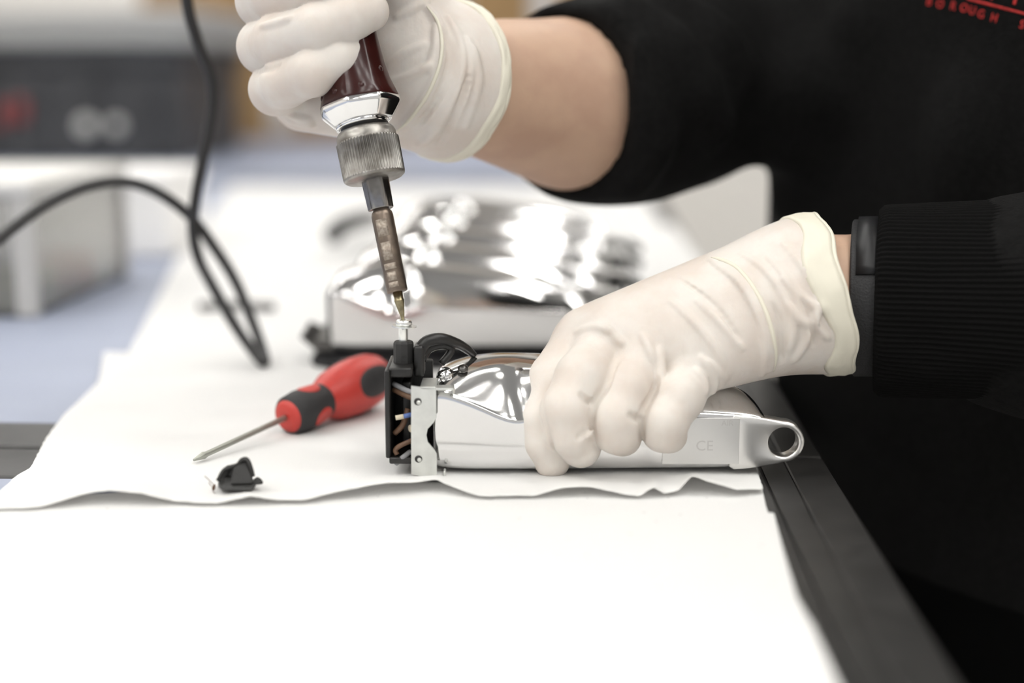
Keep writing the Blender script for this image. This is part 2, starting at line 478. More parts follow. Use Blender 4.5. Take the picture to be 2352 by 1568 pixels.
bench(-.75, YJ, 'near blue topped workbench with black edging, mostly under the front white cloths')
bench(YJ, YK, 'middle blue topped workbench with black edging, holding the row of shiny clippers')
bench(YK, YK + 1.9, 'far blue topped workbench behind the clippers, holding the dark crate')

# ================================================================ white cloths
def fbm(x, y, s, seed=0.0):
    v = 0; a = 1
    for o in range(4):
        v += a * noise.noise(Vector((x * s, y * s, seed + o * 7.3))); s *= 2.1; a *= .5
    return v
def cloth(name, label, left, right, front, z0, amp, m, nx=150, ny=110, lift=None, seed=0.0, ripple=.0, edge_noise=.0008, zfun=None):
    """left/right: pixel polylines back to front; front: pixel polyline left to right closing them; lift: metres the front edge is raised, by u"""
    def along(poly, t):
        P = [G(u, v) for u, v in poly]; L = [0]
        for a, b in zip(P[:-1], P[1:]): L.append(L[-1] + (b - a).length)
        s = t * L[-1]
        for i in range(len(P) - 1):
            if s <= L[i + 1] + 1e-9: return P[i].lerp(P[i + 1], (s - L[i]) / max(L[i + 1] - L[i], 1e-9))
        return P[-1]
    verts = []; faces = []
    for j in range(ny + 1):
        tv = j / ny
        a, b = along(left, tv), along(right, tv)
        for i in range(nx + 1):
            tu = i / nx
            p = a.lerp(b, tu)
            # the front row follows the front polyline, blended in over the last quarter
            wgt = max(0, (tv - .6) / .4) ** 2
            f = along(front, tu); q = along(left, 1.0).lerp(along(right, 1.0), tu)
            p = p + (f - q) * wgt
            e = edge_noise * noise.noise(Vector((tu * 90, tv * 2, seed))) + edge_noise * noise.noise(Vector((tu * 31, 3, seed)))
            ee = edge_noise * noise.noise(Vector((tv * 80, 5, seed)))
            if j in (0, ny): p = p + Vector((0, e, 0))
            if i in (0, nx): p = p + Vector((ee, 0, 0))
            z = z0 + amp * max(-.9, fbm(p.x, p.y, 9, seed)) + ripple * math.exp(-((1 - tv) / .12) ** 2) * noise.noise(Vector((p.x * 26, 1.5, seed)))
            if lift:
                u = 1176 + FPX * ((p - CAM).dot(RT) / (p - CAM).dot(FW))
                d = (f - p).length
                z += interp(u, lift) * max(0, 1 - d / .035) ** 1.6
            if zfun: z += zfun(p)
            verts.append(Vector((p.x, p.y, T + max(z, z0 * .35))))
    for j in range(ny):
        for i in range(nx):
            k = j * (nx + 1) + i
            faces.append((k, k + nx + 1, k + nx + 2, k + 1))
    o = obj(name, pyd(verts, faces), m)
    base_origin(o, (verts[0] + verts[-1]) / 2)
    sd = o.modifiers.new('thickness', 'SOLIDIFY'); sd.thickness = .00035; sd.offset = 1
    sb = o.modifiers.new('smooth', 'SUBSURF'); sb.levels = 1; sb.render_levels = 1
    return tag(o, label, 'cloth', 'white cloths spread over the benches')
cloth('work_cloth', 'white cloth at the far end under the back of the clipper mat', [(532, 428), (440, 560)], [(1470, 428), (1550, 560)], [(440, 560), (1550, 560)], .0006, .0006, M['cloth_fine'], 90, 40, seed=1)
cloth('work_cloth', 'white cloth under the row of shiny clippers, overlapped in front by another', [(440, 519), (400, 610), (340, 730), (285, 835)], [(1548, 519), (1612, 605), (1700, 760), (1745, 845)], [(285, 835), (1745, 845)], .0016, .0007, M['cloth_fine'], 120, 80, seed=2)
A_LIFT = [(-60, 0), (100, .0004), (170, .003), (250, .0052), (330, .004), (400, .0008), (500, .0004), (575, .0032), (640, .001), (700, .001), (790, .003), (890, .0042), (950, .0036), (1005, .0042), (1045, .0022), (1100, .0006), (1230, .0006), (1290, .0034), (1350, .0034), (1440, .0007), (1470, .0005), (1500, .0040), (1525, .0008), (1560, .002), (1588, .0078), (1620, .0055), (1690, .0022), (1760, .0008)]
A_FRONT = [(-70, 1186), (60, 1184), (200, 1172), (420, 1172), (520, 1174), (700, 1168), (860, 1150), (1000, 1140), (1100, 1158), (1230, 1156), (1350, 1152), (1460, 1158), (1530, 1153), (1600, 1150), (1690, 1154), (1753, 1146)]
cloth('work_cloth', 'white cloth with a rippled front edge under the red screwdriver and held clipper', [(240, 819), (226, 890), (150, 960), (106, 1020), (70, 1090), (40, 1106), (0, 1142), (-70, 1186)], [(1668, 850), (1700, 960), (1728, 1060), (1753, 1146)], A_FRONT, .0026, .0009, M['cloth_fine'], 260, 130, lift=A_LIFT, seed=3)
cloth('work_cloth', 'open weave white cloth whose edge shows as a strip just below the rippled cloth', [(-220, 1160), (-330, 1330)], [(1740, 1080), (1796, 1330)], [(-330, 1330), (1796, 1330)], .0013, .0004, M['cloth'], 160, 60, seed=4, edge_noise=.0005)
cloth('work_cloth', 'plain white cloth nearest the camera, filling the bottom of the view', [(-300, 1194), (-700, 1700)], [(1778, 1190), (1806, 1300), (1832, 1390), (1872, 1462), (1920, 1575), (1985, 1720)], [(-700, 1700), (1985, 1720)], .0021, .0005, M['cloth'], 160, 90, seed=5, edge_noise=.0004)
# ================================================================ hair clippers
ZC = .0040                                 # upper side of the cloth pile
mm = .001
def clipper_body_mesh():
    # x, bottom, crease, top, depth of back, front edge of top, back edge of top (mm)
    S = [(-1, 3, 31, 34, 41, 15, 32), (0, 1, 34, 38, 43, 14, 34), (5, .4, 33.5, 40, 45, 15, 36), (12, 0, 31, 42, 47, 17, 38), (20, 0, 27.5, 43, 49, 20, 40), (27, 0, 24, 43.2, 50, 22, 41),
         (33, 0, 22.5, 43.2, 51, 21, 41), (38, 0, 23.5, 43.2, 51, 17, 41), (44, 0, 26.5, 43, 51, 13, 41), (55, 0, 27.5, 42, 51, 13, 41), (75, .3, 27, 40, 49, 14, 39), (95, .5, 26, 37, 46, 15, 36), (110, .5, 25.5, 34.5, 43, 16, 33),
         (120, .8, 25, 32.5, 40, 16, 30), (128, 1.5, 24.5, 30, 36, 15, 27), (133, 3.5, 23, 25, 29, 11, 21), (136, 6, 20.5, 19, 22, 8, 15)]
    verts = []; faces = []
    for x, zb, zc, zt, yb, y1, y2 in S:
        r = min(4, (zc - zb) * .25); zs = zt - zc
        loop = [(r * 1.6, zb), (r * .45, zb + r * .3), (0.1, zb + r * 1.4), (0, zb + (zc - zb) * .5), (0, zc - 2.6), (.15, zc - .8), (1.2, zc + .5),
                (y1 * .42, zc + zs * .46), (y1 * .78, zc + zs * .82), (y1 + 2.5, zt - .1), ((y1 + y2) / 2, zt), (y2, zt - .4), (yb - 3, zt - max(3, zs * .35)), (yb, zc * .62 + zb * .38), (yb - 1, zb + 4), (yb - 6, zb), (yb * .5, zb)]
        for y, z in loop: verts.append((x * mm, y * mm, z * mm))
    n = 17
    for i in range(len(S) - 1):
        for k in range(n):
            faces.append((i * n + k, (i + 1) * n + k, (i + 1) * n + (k + 1) % n, i * n + (k + 1) % n))
    faces.append(tuple(range(n))); faces.append(tuple((len(S) - 1) * n + k for k in range(n - 1, -1, -1)))
    return pyd(verts, faces)
def hang_loop_mesh():
    cx, cz, ro, ri = 141.0, 13.0, 8.6, 6.1
    N = 72; outer = []; inner = []
    for k in range(N):
        a = 2 * PI * k / N
        dx, dz = math.cos(a), math.sin(a)
        rad = ro
        # outside the ring, the tab runs back tangentially to the body between z = 1.2 and z = 24.8 at x = 122
        if dx < .25:
            best = ro
            for r in [ro + .2 * i for i in range(130)]:
                x, z = cx + dx * r, cz + dz * r
                f = (x - 119) / (cx + .25 * ro - 119)
                hi = 24.9 + (cz + ro * .97 - 24.9) * max(0, min(1, f)) ** 1.25
                lo_ = 1.4 + (cz - ro * .97 - 1.4) * max(0, min(1, f)) ** 1.6
                if x < 119 or z > hi or z < lo_: break
                best = r
            rad = best
        outer.append((cx + dx * rad, cz + dz * rad)); inner.append((cx + dx * ri, cz + dz * ri))
    prof = []                                     # rings from the hole's back edge round the front to the outer back edge
    rows = []
    def row(a, b, f, y, grow=0): 
        out = []
        for k in range(N):
            (x0, z0), (x1, z1) = a[k], b[k]
            x, z = x0 + (x1 - x0) * f, z0 + (z1 - z0) * f
            ang = 2 * PI * k / N
            out.append((( x - grow * math.cos(ang)) * mm, y * mm, (z - grow * math.sin(ang)) * mm))
        rows.append(out)
    row(inner, outer, 0, 8, -.3); row(inner, outer, 0, 7.3); row(inner, outer, 0, .9); row(inner, outer, 0, .25, -.2); row(inner, outer, 0, -.05, -.7)
    row(inner, outer, .5, -.1); row(inner, outer, 1, -.05, 1.0); row(inner, outer, 1, .3, .3); row(inner, outer, 1, 1.3); row(inner, outer, 1, 7); row(inner, outer, 1, 8, .8)
    verts = [v for r in rows for v in r]; faces = []
    R_ = len(rows)
    for i in range(R_):
        j = (i + 1) % R_
        for k in range(N):
            q = (k + 1) % N
            faces.append((i * N + k, j * N + k, j * N + q, i * N + q))
    me = pyd(verts, faces)
    bm = bmesh.new(); bm.from_mesh(me); bmesh.ops.recalc_face_normals(bm, faces=bm.faces); return to_mesh(bm)
def comb_mesh(x0=-9, teeth=24):
    bm = bmesh.new()
    bm_box(bm, (x0 * mm, 3 * mm, 1 * mm), (1 * mm, 40 * mm, 8 * mm), .0006, 1)
    for i in range(teeth):
        y = 3.6 + i * 1.5
        v = [bm.verts.new(p) for p in ((x0 * mm, y * mm, 1 * mm), (x0 * mm, (y + .9) * mm, 1 * mm), (x0 * mm, (y + .9) * mm, 5 * mm), (x0 * mm, y * mm, 5 * mm), ((x0 - 9) * mm, (y + .45) * mm, 9 * mm))]
        for f in ((0, 1, 4), (1, 2, 4), (2, 3, 4), (3, 0, 4)): bm.faces.new([v[q] for q in f])
    bmesh.ops.recalc_face_normals(bm, faces=bm.faces)
    return to_mesh(bm)
body_me = clipper_body_mesh(); loop_me = hang_loop_mesh(); comb_me = comb_mesh()
neck_bm = bmesh.new(); bm_box(neck_bm, (-3 * mm, 4 * mm, 6 * mm), (2 * mm, 40 * mm, 33 * mm), .002, 2); neck_me = to_mesh(neck_bm)
stub_me = tube([(134 * mm, 20 * mm, 15 * mm), (146 * mm, 21 * mm, 14 * mm), (158 * mm, 22 * mm, 9 * mm)], [.0042, .0036, .003], 12, 6)
def clipper(loc, rz, label, complete):
    t = thing('hair_clipper', loc, label, 'hair clipper', 'polished aluminium hair clippers', rz)
    b = obj('body', body_me, M['chrome'] if not body_me.materials else [], t)
    s = b.modifiers.new('smooth', 'SUBSURF'); s.levels = 2; s.render_levels = 3
    obj('hang_loop', loop_me, M['satin'] if not loop_me.materials else [], t)
    if complete:
        obj('cutting_blade', comb_me, M['dark_steel'] if not comb_me.materials else [], t, smooth=False)
        obj('blade_mount', neck_me, M['black_plastic'] if not neck_me.materials else [], t)
        obj('power_cord_stub', stub_me, M['black_plastic'] if not stub_me.materials else [], t)
    return t
o0 = G(1000, 1087, ZC)
HC = clipper(o0, PSI, 'opened aluminium hair clipper held down by the gloved hand, black motor end exposed', False)
def L(x, y, z): return Vector((x, y, z)) * mm
# etched label
lab = bmesh.new(); bm_box(lab, (92 * mm, -.22 * mm, 4 * mm), (123 * mm, .2 * mm, 23.2 * mm), .00012, 1)
lab_o = obj('label_plate', to_mesh(lab), M['label'], HC, smooth=False)
def text_mesh(s, size, m3, depth=.0001):
    cu = bpy.data.curves.new('t', 'FONT'); cu.body = s; cu.size = size; cu.extrude = depth; cu.align_x = 'CENTER'; cu.align_y = 'CENTER'; cu.resolution_u = 4
    o = bpy.data.objects.new('t', cu); COL.objects.link(o)
    dg = bpy.context.evaluated_depsgraph_get(); dg.update()
    me = bpy.data.meshes.new_from_object(o.evaluated_get(dg)); bpy.data.objects.remove(o); bpy.data.curves.remove(cu)
    if m3 is not None: me.transform(m3)
    return me
FRONT = Matrix.Rotation(PI / 2, 4, 'X')     # text standing up, read from -y
obj('engraving', text_mesh('AIR', .0032, Matrix.Translation(L(118, -.25, 21)) @ FRONT, .00004), M['etch'], lab_o, smooth=False)
obj('engraving', text_mesh('CE', .006, Matrix.Translation(L(109, -.25, 11.5)) @ FRONT, .00004), M['etch'], lab_o, smooth=False)
# blade bracket: C shaped zinc plate in front of the head end
bm = bmesh.new()
outl = [(-9.4, 1.2), (.3, -.8), (.9, 1), (.9, 9.5), (-.2, 11.5), (-2.6, 14.5), (-3.2, 17.2), (-2.6, 20), (-.2, 22.6), (.9, 24.5), (.9, 36.2), (-9, 37.6)]
for th in (0, 1):
    pass
va = [bm.verts.new(L(x, -5.4, z)) for x, z in outl]; vb = [bm.verts.new(L(x, -4.2, z)) for x, z in outl]
bm.faces.new(va[::-1]); bm.faces.new(vb)
for i in range(len(outl)):
    j = (i + 1) % len(outl); bm.faces.new((va[i], va[j], vb[j], vb[i]))
bmesh.ops.recalc_face_normals(bm, faces=bm.faces)
bm_box(bm, L(-5.5, -5.4, 36.0), L(.9, 12, 37.2), .0003, 1)          # top flange going back
bm_box(bm, L(.2, -5.2, 35.6), L(8, 1.2, 36.6), .0003, 1)            # tab on the body
bm_box(bm, L(7.2, -3.6, 33.6), L(8.2, .8, 36.4), .0003, 1)
bm_box(bm, L(-4, -5.4, -1.4), L(4.2, 9, -.4), .0003, 1)             # bottom flange
bm_box(bm, L(3.4, -5.2, -.9), L(4.4, -.5, 2.4), .0003, 1)
br = obj('blade_bracket', to_mesh(bm), M['zinc'], HC, smooth=False)
for x, z in ((-6.4, 31.2), (-6.4, 7.6)):
    obj('bracket_hole', lathe([(0, 1.5 * mm), (.2 * mm, 1.5 * mm), (.25 * mm, .1 * mm)], L(x, -5.38, z), (0, -1, 0), 20), M['black_plastic'], br)
    obj('bracket_rivet', lathe([(0, .95 * mm), (.5 * mm, .85 * mm), (.7 * mm, .2 * mm)], L(x + .35, -5.4, z - .35), (0, -1, 0), 16), M['zinc'], br)
# black motor housing with the screw post
bm = bmesh.new()
bm_box(bm, L(-20, -1, 6.5), L(-17.8, 30, 43), .0007)
bm_box(bm, L(-18.5, 24, 3), L(-2, 28, 42), .0007)
bm_box(bm, L(-18.5, -2, 4.4), L(-3, 26, 7.2), .0007)
bm_box(bm, L(-18.5, 1, 39.5), L(-9, 27, 43.5), .0008)
bm_box(bm, L(-14, 9, 10), L(-10, 26, 36), .0008)
obj('motor_housing', to_mesh(bm), M['black_plastic'], HC)
post = obj('screw_post', lathe([(0, .0042), (.010, .0041), (.0108, .0036)], L(-13.2, 13, 41.5), (0, 0, 1), 10), M['black_matte'], HC, smooth=False)
bm = bmesh.new(); bm_box(bm, L(-8.8, 8.5, 38), L(-4.6, 19, 51), .0012); obj('post_shoulder', to_mesh(bm), M['black_plastic'], HC)
for i, (pts, r, m_) in enumerate([
    ([(-17, 6, 36), (-9, 1, 33.5), (-3, 3, 34)], 1.1, 'steel_leg'), ([(-17, 6, 33.5), (-9, 0, 31.5), (-3, 3, 31)], 1.1, 'copper'),
    ([(-12.5, -1.5, 24.2), (-8, 0, 24.9)], .95, 'blue_wire'), ([(-10, -1, 19), (-6, 2, 19)], 1.5, 'cream_wire'),
    ([(-15.5, 0, 8), (-16, 0, 10), (-13.5, -1, 12.2), (-8, 0, 14.4)], 1.0, 'copper'), ([(-16.5, 3, 16), (-13, 2, 20), (-11, 4, 26)], 1.2, 'copper'), ([(-11.5, -.5, 13.2), (-7, .5, 14.8)], .9, 'blue_wire'),
    ([(-16, 1, 4), (-13, -1, 7), (-10, 1, 9)], 1.1, 'steel_leg')]):
    obj('wire', tube([L(*p) for p in pts], r * mm, 10, 5), M[m_], HC)
obj('wire_tip', tube([L(-15.6, -1.6, 23.6), L(-12.4, -1.5, 24.2)], 1.0 * mm, 10, 1), M['cream_wire'], HC)
# black lead arching from the post onto the body
obj('lead', tube([L(-7, 13, 47), L(-4, 14, 51.6), L(2, 16, 52.6), L(8, 20, 50), L(12, 26, 46.5), L(15, 30, 43)], [.0028, .0026, .0024, .0022, .0020, .0015], 12, 6), M['black_plastic'], HC)
obj('lead', tube([L(-6, 15, 44), L(-3, 17, 48.4), L(3, 19, 49.5), L(6, 20, 47), L(2, 17, 42)], [.002, .002, .0019, .0017, .0015], 12, 6), M['black_plastic'], HC)
obj('hinge_screw', lathe([(0, .0032), (.0012, .0032), (.0024, .0024), (.0027, .0004)], L(4, 12, 38.2), (-.1, -.5, .85), 20), M['chrome'], HC)
obj('pivot_pin', lathe([(0, .0021), (.0014, .0021), (.002, .001)], L(11, 13, 40.2), (0, -.4, .9), 16), M['dark_steel'], HC)

# the screw half driven into the post
def HW(x, y, z): return HC.location + Matrix.Rotation(PSI, 3, 'Z') @ L(x, y, z)
sbase = HW(-13.2, 13, 52.1)
SD = thing('screw', sbase, 'small bright screw standing in the black post under the driver tip', 'screw')
obj('shank', lathe([(-.004, .0017), (0, .0019), (.0052, .0020), (.0056, .0023), (.0064, .0026)], (0, 0, 0), (0, 0, 1), 24), M['screw'], SD)
obj('washer', lathe([(.0062, .0018), (.0062, .0052), (.0066, .0052), (.0066, .0018)], (0, 0, 0), (.06, 0, 1), 32), M['screw'], SD, smooth=False)
obj('head', lathe([(.0066, .0030), (.0072, .0034), (.0084, .0033), (.0091, .0027), (.0092, .0010), (.0082, .0004)], (0, 0, 0), (.04, 0, 1), 32), M['screw'], SD)

# ================================================================ electric screwdriver
tip = sbase + Vector((0, 0, .0088))
u1 = (tip - CAM).dot(FW)
tu = 1176 + FPX * (tip - CAM).dot(RT) / u1; tv_ = 784 - FPX * (tip - CAM).dot(UP) / u1
PXD = u1 / FPX                                # metres per photograph pixel at the driver
DAX = (Q(tu - 88, tv_ - 440, u1 + .0062) - tip).normalized()
ES = thing('electric_screwdriver', tip, 'electric screwdriver with a maroon handle and knurled chuck in the raised glove', 'electric screwdriver')
def px_lathe(prof, n=64, rfun=None): return lathe([(t * PXD, r * PXD) for t, r in prof], (0, 0, 0), DAX, n, rfun, up=-FW)
def bit_r(th, t, r):
    f = max(0, 1 - t / (46 * PXD))
    return r * (1 - .45 * f * (.5 + .5 * math.cos(4 * th)))
obj('bit', px_lathe([(0, 3), (8, 6), (24, 9), (44, 12), (48, 12), (49, 11), (75, 12)], 32, bit_r), M['bit'], ES)
h = obj('bit_holder', px_lathe([(66, 6), (66, 22), (68, 24), (70, 24.5), (246, 25.5), (254, 24), (262, 18), (264, 17), (272, 17)], 48), M['sleeve'], ES)
for t0, t1, w_ in ((196, 236, 14), (140, 182, 12), (118, 132, 15), (92, 112, 11), (76, 88, 12)):
    pts = []; fs = []
    e1 = (-FW - DAX * (-FW).dot(DAX)).normalized(); e2 = DAX.cross(e1)
    for a in range(2):
        for b_ in range(7):
            th = (-.15 + (b_ / 6 - .5) * w_ / 13)
            pts.append(DAX * ((t0, t1)[a] * PXD) + (25.9 * PXD) * (math.cos(th) * e1 + math.sin(th) * e2))
    fs = [(b_, b_ + 1, 8 + b_, 7 + b_) for b_ in range(6)]
    o = obj('worn_marking', pyd(pts, fs), M['worn'], h); sm = o.modifiers.new('t', 'SOLIDIFY'); sm.thickness = .00008
obj('drive_shaft', px_lathe([(262, 27), (264, 29), (336, 31), (345, 31)], 8 * 8, lambda th, t, r: r * (1 - .04 * math.cos(6 * th))), M['bit_shaft'], ES)
def knurl_r(th, t, r):
    f = 1 if 342 * PXD < t < 424 * PXD else 0
    return r * (1 - .075 * f * (.5 + .5 * math.cos(56 * th)) ** .6)
obj('chuck', px_lathe([(332, 30), (334, 66), (338, 71), (341, 72), (345, 72.5), (380, 73), (421, 73.5), (424.5, 73.5), (426, 70), (440, 69.5), (446, 67), (452, 62), (453, 40)], 448, knurl_r), M['knurl'], ES)
obj('neck', px_lathe([(448, 56), (482, 56)], 48), M['black_plastic'], ES)
def octo(th, t, r):
    a = (th + .2) % (PI / 4) - PI / 8
    return r * (.35 + .65 * math.cos(PI / 8) / math.cos(a) * 1.02)
obj('collar', px_lathe([(468, 50), (468, 68), (471, 71), (497, 93), (500, 95.5), (512, 97), (513, 94)], 128, octo), M['collar'], ES)
obj('collar_clip', px_lathe([(460, 57), (461, 66), (470, 66), (471, 57)], 64, lambda th, t, r: r if math.cos(th + 1.1) > -.2 else r * .85), M['collar'], ES)
obj('handle', px_lathe([(511, 90), (512, 94), (518, 94), (535, 89), (560, 82), (600, 76), (660, 72), (740, 71), (840, 75), (960, 80), (1080, 80), (1140, 72), (1170, 55), (1182, 30)], 96, lambda th, t, r: r * (.6 + .4 * octo(th, t, 1.0) / 1.0)), M['maroon'], ES)
hax = {}
for i, (t, th) in enumerate(((535, -.55), (535, .2), (600, -.25), (575, 1.0), (535, -1.2))):
    e1 = (-FW - DAX * (-FW).dot(DAX)).normalized(); e2 = DAX.cross(e1)
    n_ = math.cos(th) * e1 + math.sin(th) * e2
    rr = interp(t, [(512, 94), (535, 89), (560, 82), (600, 76), (660, 72)]) * PXD
    obj('handle_stud', lathe([(-.0006, .0015), (.0003, .0013), (.0006, .0006)], DAX * (t * PXD) + n_ * rr * .97, n_, 16), M['maroon'], ES)
# its cable, looping down onto the cloth and away to the side
topv = tip + DAX * (1180 * PXD)
cab = [(460, -330, .66), (438, -130, .70), (428, -10, .72), (452, 90, .735), (485, 175, .745), (488, 250, .755), (470, 350, .765), (452, 440, .775), (443, 520, .785), (455, 590, .793), (490, 660, .79), (545, 755, .788), (592, 820, .784), (607, 831, .782), (605, 812, .788), (580, 740, .80), (540, 645, .805), (490, 565, .80), (440, 500, .79), (380, 452, .78), (320, 424, .775), (262, 418, .77), (190, 432, .76), (110, 468, .75), (40, 516, .74), (-60, 600, .73), (-190, 720, .74)]
cp_ = [topv - Vector((0, 0, .004)), topv + DAX * .03 + Vector((-.005, .004, 0)), topv + Vector((-.04, .03, .03))] + [Q(*c) for c in cab]
last = cp_[-1]; cp_.append(Vector((last.x - .05, last.y + .05, T + .0035)))
o = obj('power_cord', tube(cp_, .0031, 14, 6), M['cable'])
base_origin(o, Q(607, 834, .782)); tag(o, 'black power cord of the electric screwdriver, looping down to the cloth', 'cord')

# ================================================================ red screwdriver on the cloth
a = G(445, 1056, ZC + .0012); b = G(868, 861, ZC + .0150)
ax = (b - a); LN = ax.length; ax.normalize()
RS = thing('screwdriver', G(660, 985, ZC), 'small red screwdriver with dark grips lying on the white cloth', 'screwdriver')
RSO = a - ORG[RS.name]
def rs_lathe(prof, n=48, rfun=None): return lathe([(t * LN, r) for t, r in prof], RSO, ax, n, rfun, up=-FW)
def p_at(u):                                  # fraction along the screwdriver seen at pixel column u
    lo, hi = 0, 1
    for _ in range(40):
        m = (lo + hi) / 2; p = a + ax * (LN * m) - CAM
        if 1176 + FPX * p.dot(RT) / p.dot(FW) < u: lo = m
        else: hi = m
    return lo
f0, f1, f2, f3, f4 = p_at(655), p_at(683), p_at(738), p_at(800), 1.0
obj('shaft', rs_lathe([(0, .0005), (p_at(468), .0016), (p_at(474), .0012), (f0 + .02, .0013)], 20), M['shaft'], RS)
hprof = [(f0, .0028), (f0, .0055), (f0 + .012, .0072), (f0 + .03, .0086), (f1 + .02, .0093), (f1 + .05, .0090), (f2 - .03, .0078), (f2, .0082), (f2 + .03, .0098), (f2 + .07, .0118), (f3, .0132), (f3 + .05, .0134), (.95, .0124), (.985, .0108), (1.0, .0085), (1.004, .004)]
hd = obj('handle', rs_lathe(hprof), M['red'], RS)
def patch(cu, cth, hu, hth, off, exp=2.0):
    """raised grip pad: an oval of the handle surface around fraction cu, angle cth"""
    e1 = (-FW - ax * (-FW).dot(ax)).normalized(); e2 = ax.cross(e1)
    vs = []; fs = []; R_, K_ = 7, 32
    for i in range(R_ + 1):
        q = i / R_
        for k in range(K_):
            al = 2 * PI * k / K_
            t = cu + hu * q * math.copysign(abs(math.cos(al)) ** (2 / exp), math.cos(al)); th = cth + hth * q * math.copysign(abs(math.sin(al)) ** (2 / exp), math.sin(al))
            r = interp(t, hprof) + off * (1 if i < R_ else 0) - (.0006 if i == R_ else 0)
            vs.append(RSO + ax * (t * LN) + r * (math.cos(th) * e1 + math.sin(th) * e2))
    for i in range(R_):
        for k in range(K_): fs.append((i * K_ + k, i * K_ + (k + 1) % K_, (i + 1) * K_ + (k + 1) % K_, (i + 1) * K_ + k))
    return pyd(vs, fs)
band_prof = [(f0 + .016, .0074), (f0 + .018, .0080), (f0 + .03, .0090), (f1 + .02, .0097), (f1 + .05, .0094), (f2 - .03, .0082), (f2 - .004, .0085), (f2 + .006, .0083)]
obj('grip_band', rs_lathe(band_prof), M['rubber'], RS)
_h = hprof
hprof = [(f0, .0088), (f1 + .02, .0097), (f1 + .05, .0094), (f2, .0084)]
for th in (.95, -1.05, 2.95): obj('grip_window', patch((f1 + f2) / 2 + .002, th, (f2 - f1) * .40, .52, .0004), M['red'], hd)
hprof = _h
for th in (.22, .22 + 2.1, .22 - 2.1): obj('grip_pad', patch(p_at(824), th, (p_at(866) - p_at(782)) / 2, .62, .0005, 2.2), M['rubber'], hd)

# ================================================================ black broken piece
LB = thing('broken_plastic_piece', G(545, 1128, ZC), 'jagged black broken plastic piece lying on the white cloth', 'broken part')
def LP(u, v, dy): 
    p = Q(u, v, (G(545, 1126, ZC) - CAM).dot(FW) + dy); return p - ORG[LB.name]
def hull(pts, m_, name, parent):
    bm = bmesh.new()
    for p in pts: bm.verts.new(p)
    r = bmesh.ops.convex_hull(bm, input=bm.verts)
    bmesh.ops.delete(bm, geom=[e for e in r['geom_interior'] + r['geom_unused'] if isinstance(e, bmesh.types.BMVert)], context='VERTS')
    bmesh.ops.bevel(bm, geom=list(bm.edges), offset=.00035, segments=2, affect='EDGES')
    return obj(name, to_mesh(bm), m_, parent, smooth=False)
hull([LP(500, 1118, -.002), LP(512, 1127, -.004), LP(580, 1128, -.004), LP(590, 1110, -.002), LP(505, 1098, .0), LP(560, 1098, 0), LP(500, 1110, .010), LP(585, 1105, .012), LP(520, 1085, .006)], M['lump'], 'base_chunk', LB)
hull([LP(528, 1112, -.003), LP(583, 1110, -.003), LP(536, 1075, -.001), LP(553, 1057, .0005), LP(566, 1056, .001), LP(576, 1080, 0), LP(540, 1090, .008), LP(580, 1095, .009), LP(562, 1060, .006)], M['black_matte'], 'raised_chunk', LB)
hull([LP(498, 1108, -.001), LP(508, 1085, 0), LP(522, 1066, .002), LP(532, 1068, .002), LP(512, 1105, 0), LP(505, 1090, .006), LP(530, 1075, .007)], M['lump'], 'side_chunk', LB)
hull([LP(578, 1100, 0), LP(600, 1098, .001), LP(606, 1108, 0), LP(585, 1114, -.001), LP(592, 1093, .003), LP(604, 1112, .003)], M['black_matte'], 'end_chunk', LB)
obj('ragged_rim', tube([LP(500, 1104, -.002), LP(513, 1080, -.001), LP(530, 1072, 0), LP(545, 1066, 0), LP(556, 1056, 0), LP(568, 1056, 0), LP(578, 1078, -.001), LP(583, 1094, -.001)], [.0008, .0007, .0009, .0006, .0009, .001, .0008, .0006], 7, 4), M['lump'], LB)
hull([LP(503, 1112, .003), LP(514, 1086, .003), LP(526, 1072, .003), LP(552, 1064, .004), LP(574, 1085, .004), LP(582, 1112, .003), LP(520, 1118, .002), LP(530, 1090, .011), LP(560, 1100, .012)], M['black_plastic'], 'inner_chunk', LB)
tf = hull([LP(484, 1118, 0), LP(492, 1108, .001), LP(497, 1113, 0), LP(488, 1130, 0), LP(495, 1124, .002)], M['copper'], 'brown_stub', LB)
for p in (((490, 1112), (478, 1100), (470, 1093)), ((490, 1120), (489, 1128), (496, 1134)), ((486, 1116), (482, 1112), (480, 1107))):
    obj('fibre', tube([LP(u, v, 0) for u, v in p], .00014, 5, 4), M['copper'], tf)

# ================================================================ clippers on the sloping tray behind
TZ = .0032; TILT = math.radians(4.2); SP = .0565
f0_ = G(764, 816, TZ + .006)
YV = Vector((-sy, cy, 0)) * math.cos(TILT) + Vector((0, 0, math.sin(TILT)))
NV = RT.cross(YV)
outl = [(.000, -.010), (.150, -.010), (.163, .004), (.180, .25), (.172, .288), (.03, .288), (-.006, .26), (-.012, .0)]
bm = bmesh.new()
top = [f0_ + RT * x + YV * y - NV * .0004 for x, y in outl]
hi_ = [bm.verts.new(p) for p in top]; lo_ = [bm.verts.new((p.x, p.y, T + TZ)) for p in top]
bm.faces.new(hi_); bm.faces.new(lo_[::-1])
for i in range(len(top)): j = (i + 1) % len(top); bm.faces.new((lo_[i], lo_[j], hi_[j], hi_[i]))
bmesh.ops.recalc_face_normals(bm, faces=bm.faces)
bmesh.ops.bevel(bm, geom=list(bm.edges), offset=.0012, segments=2, affect='EDGES')
o = obj('display_tray', to_mesh(bm), M['mat'], smooth=False); base_origin(o, (f0_.x + .08, f0_.y + .16, T + TZ))
tag(o, 'black sloping tray carrying the row of shiny clippers', 'tray')
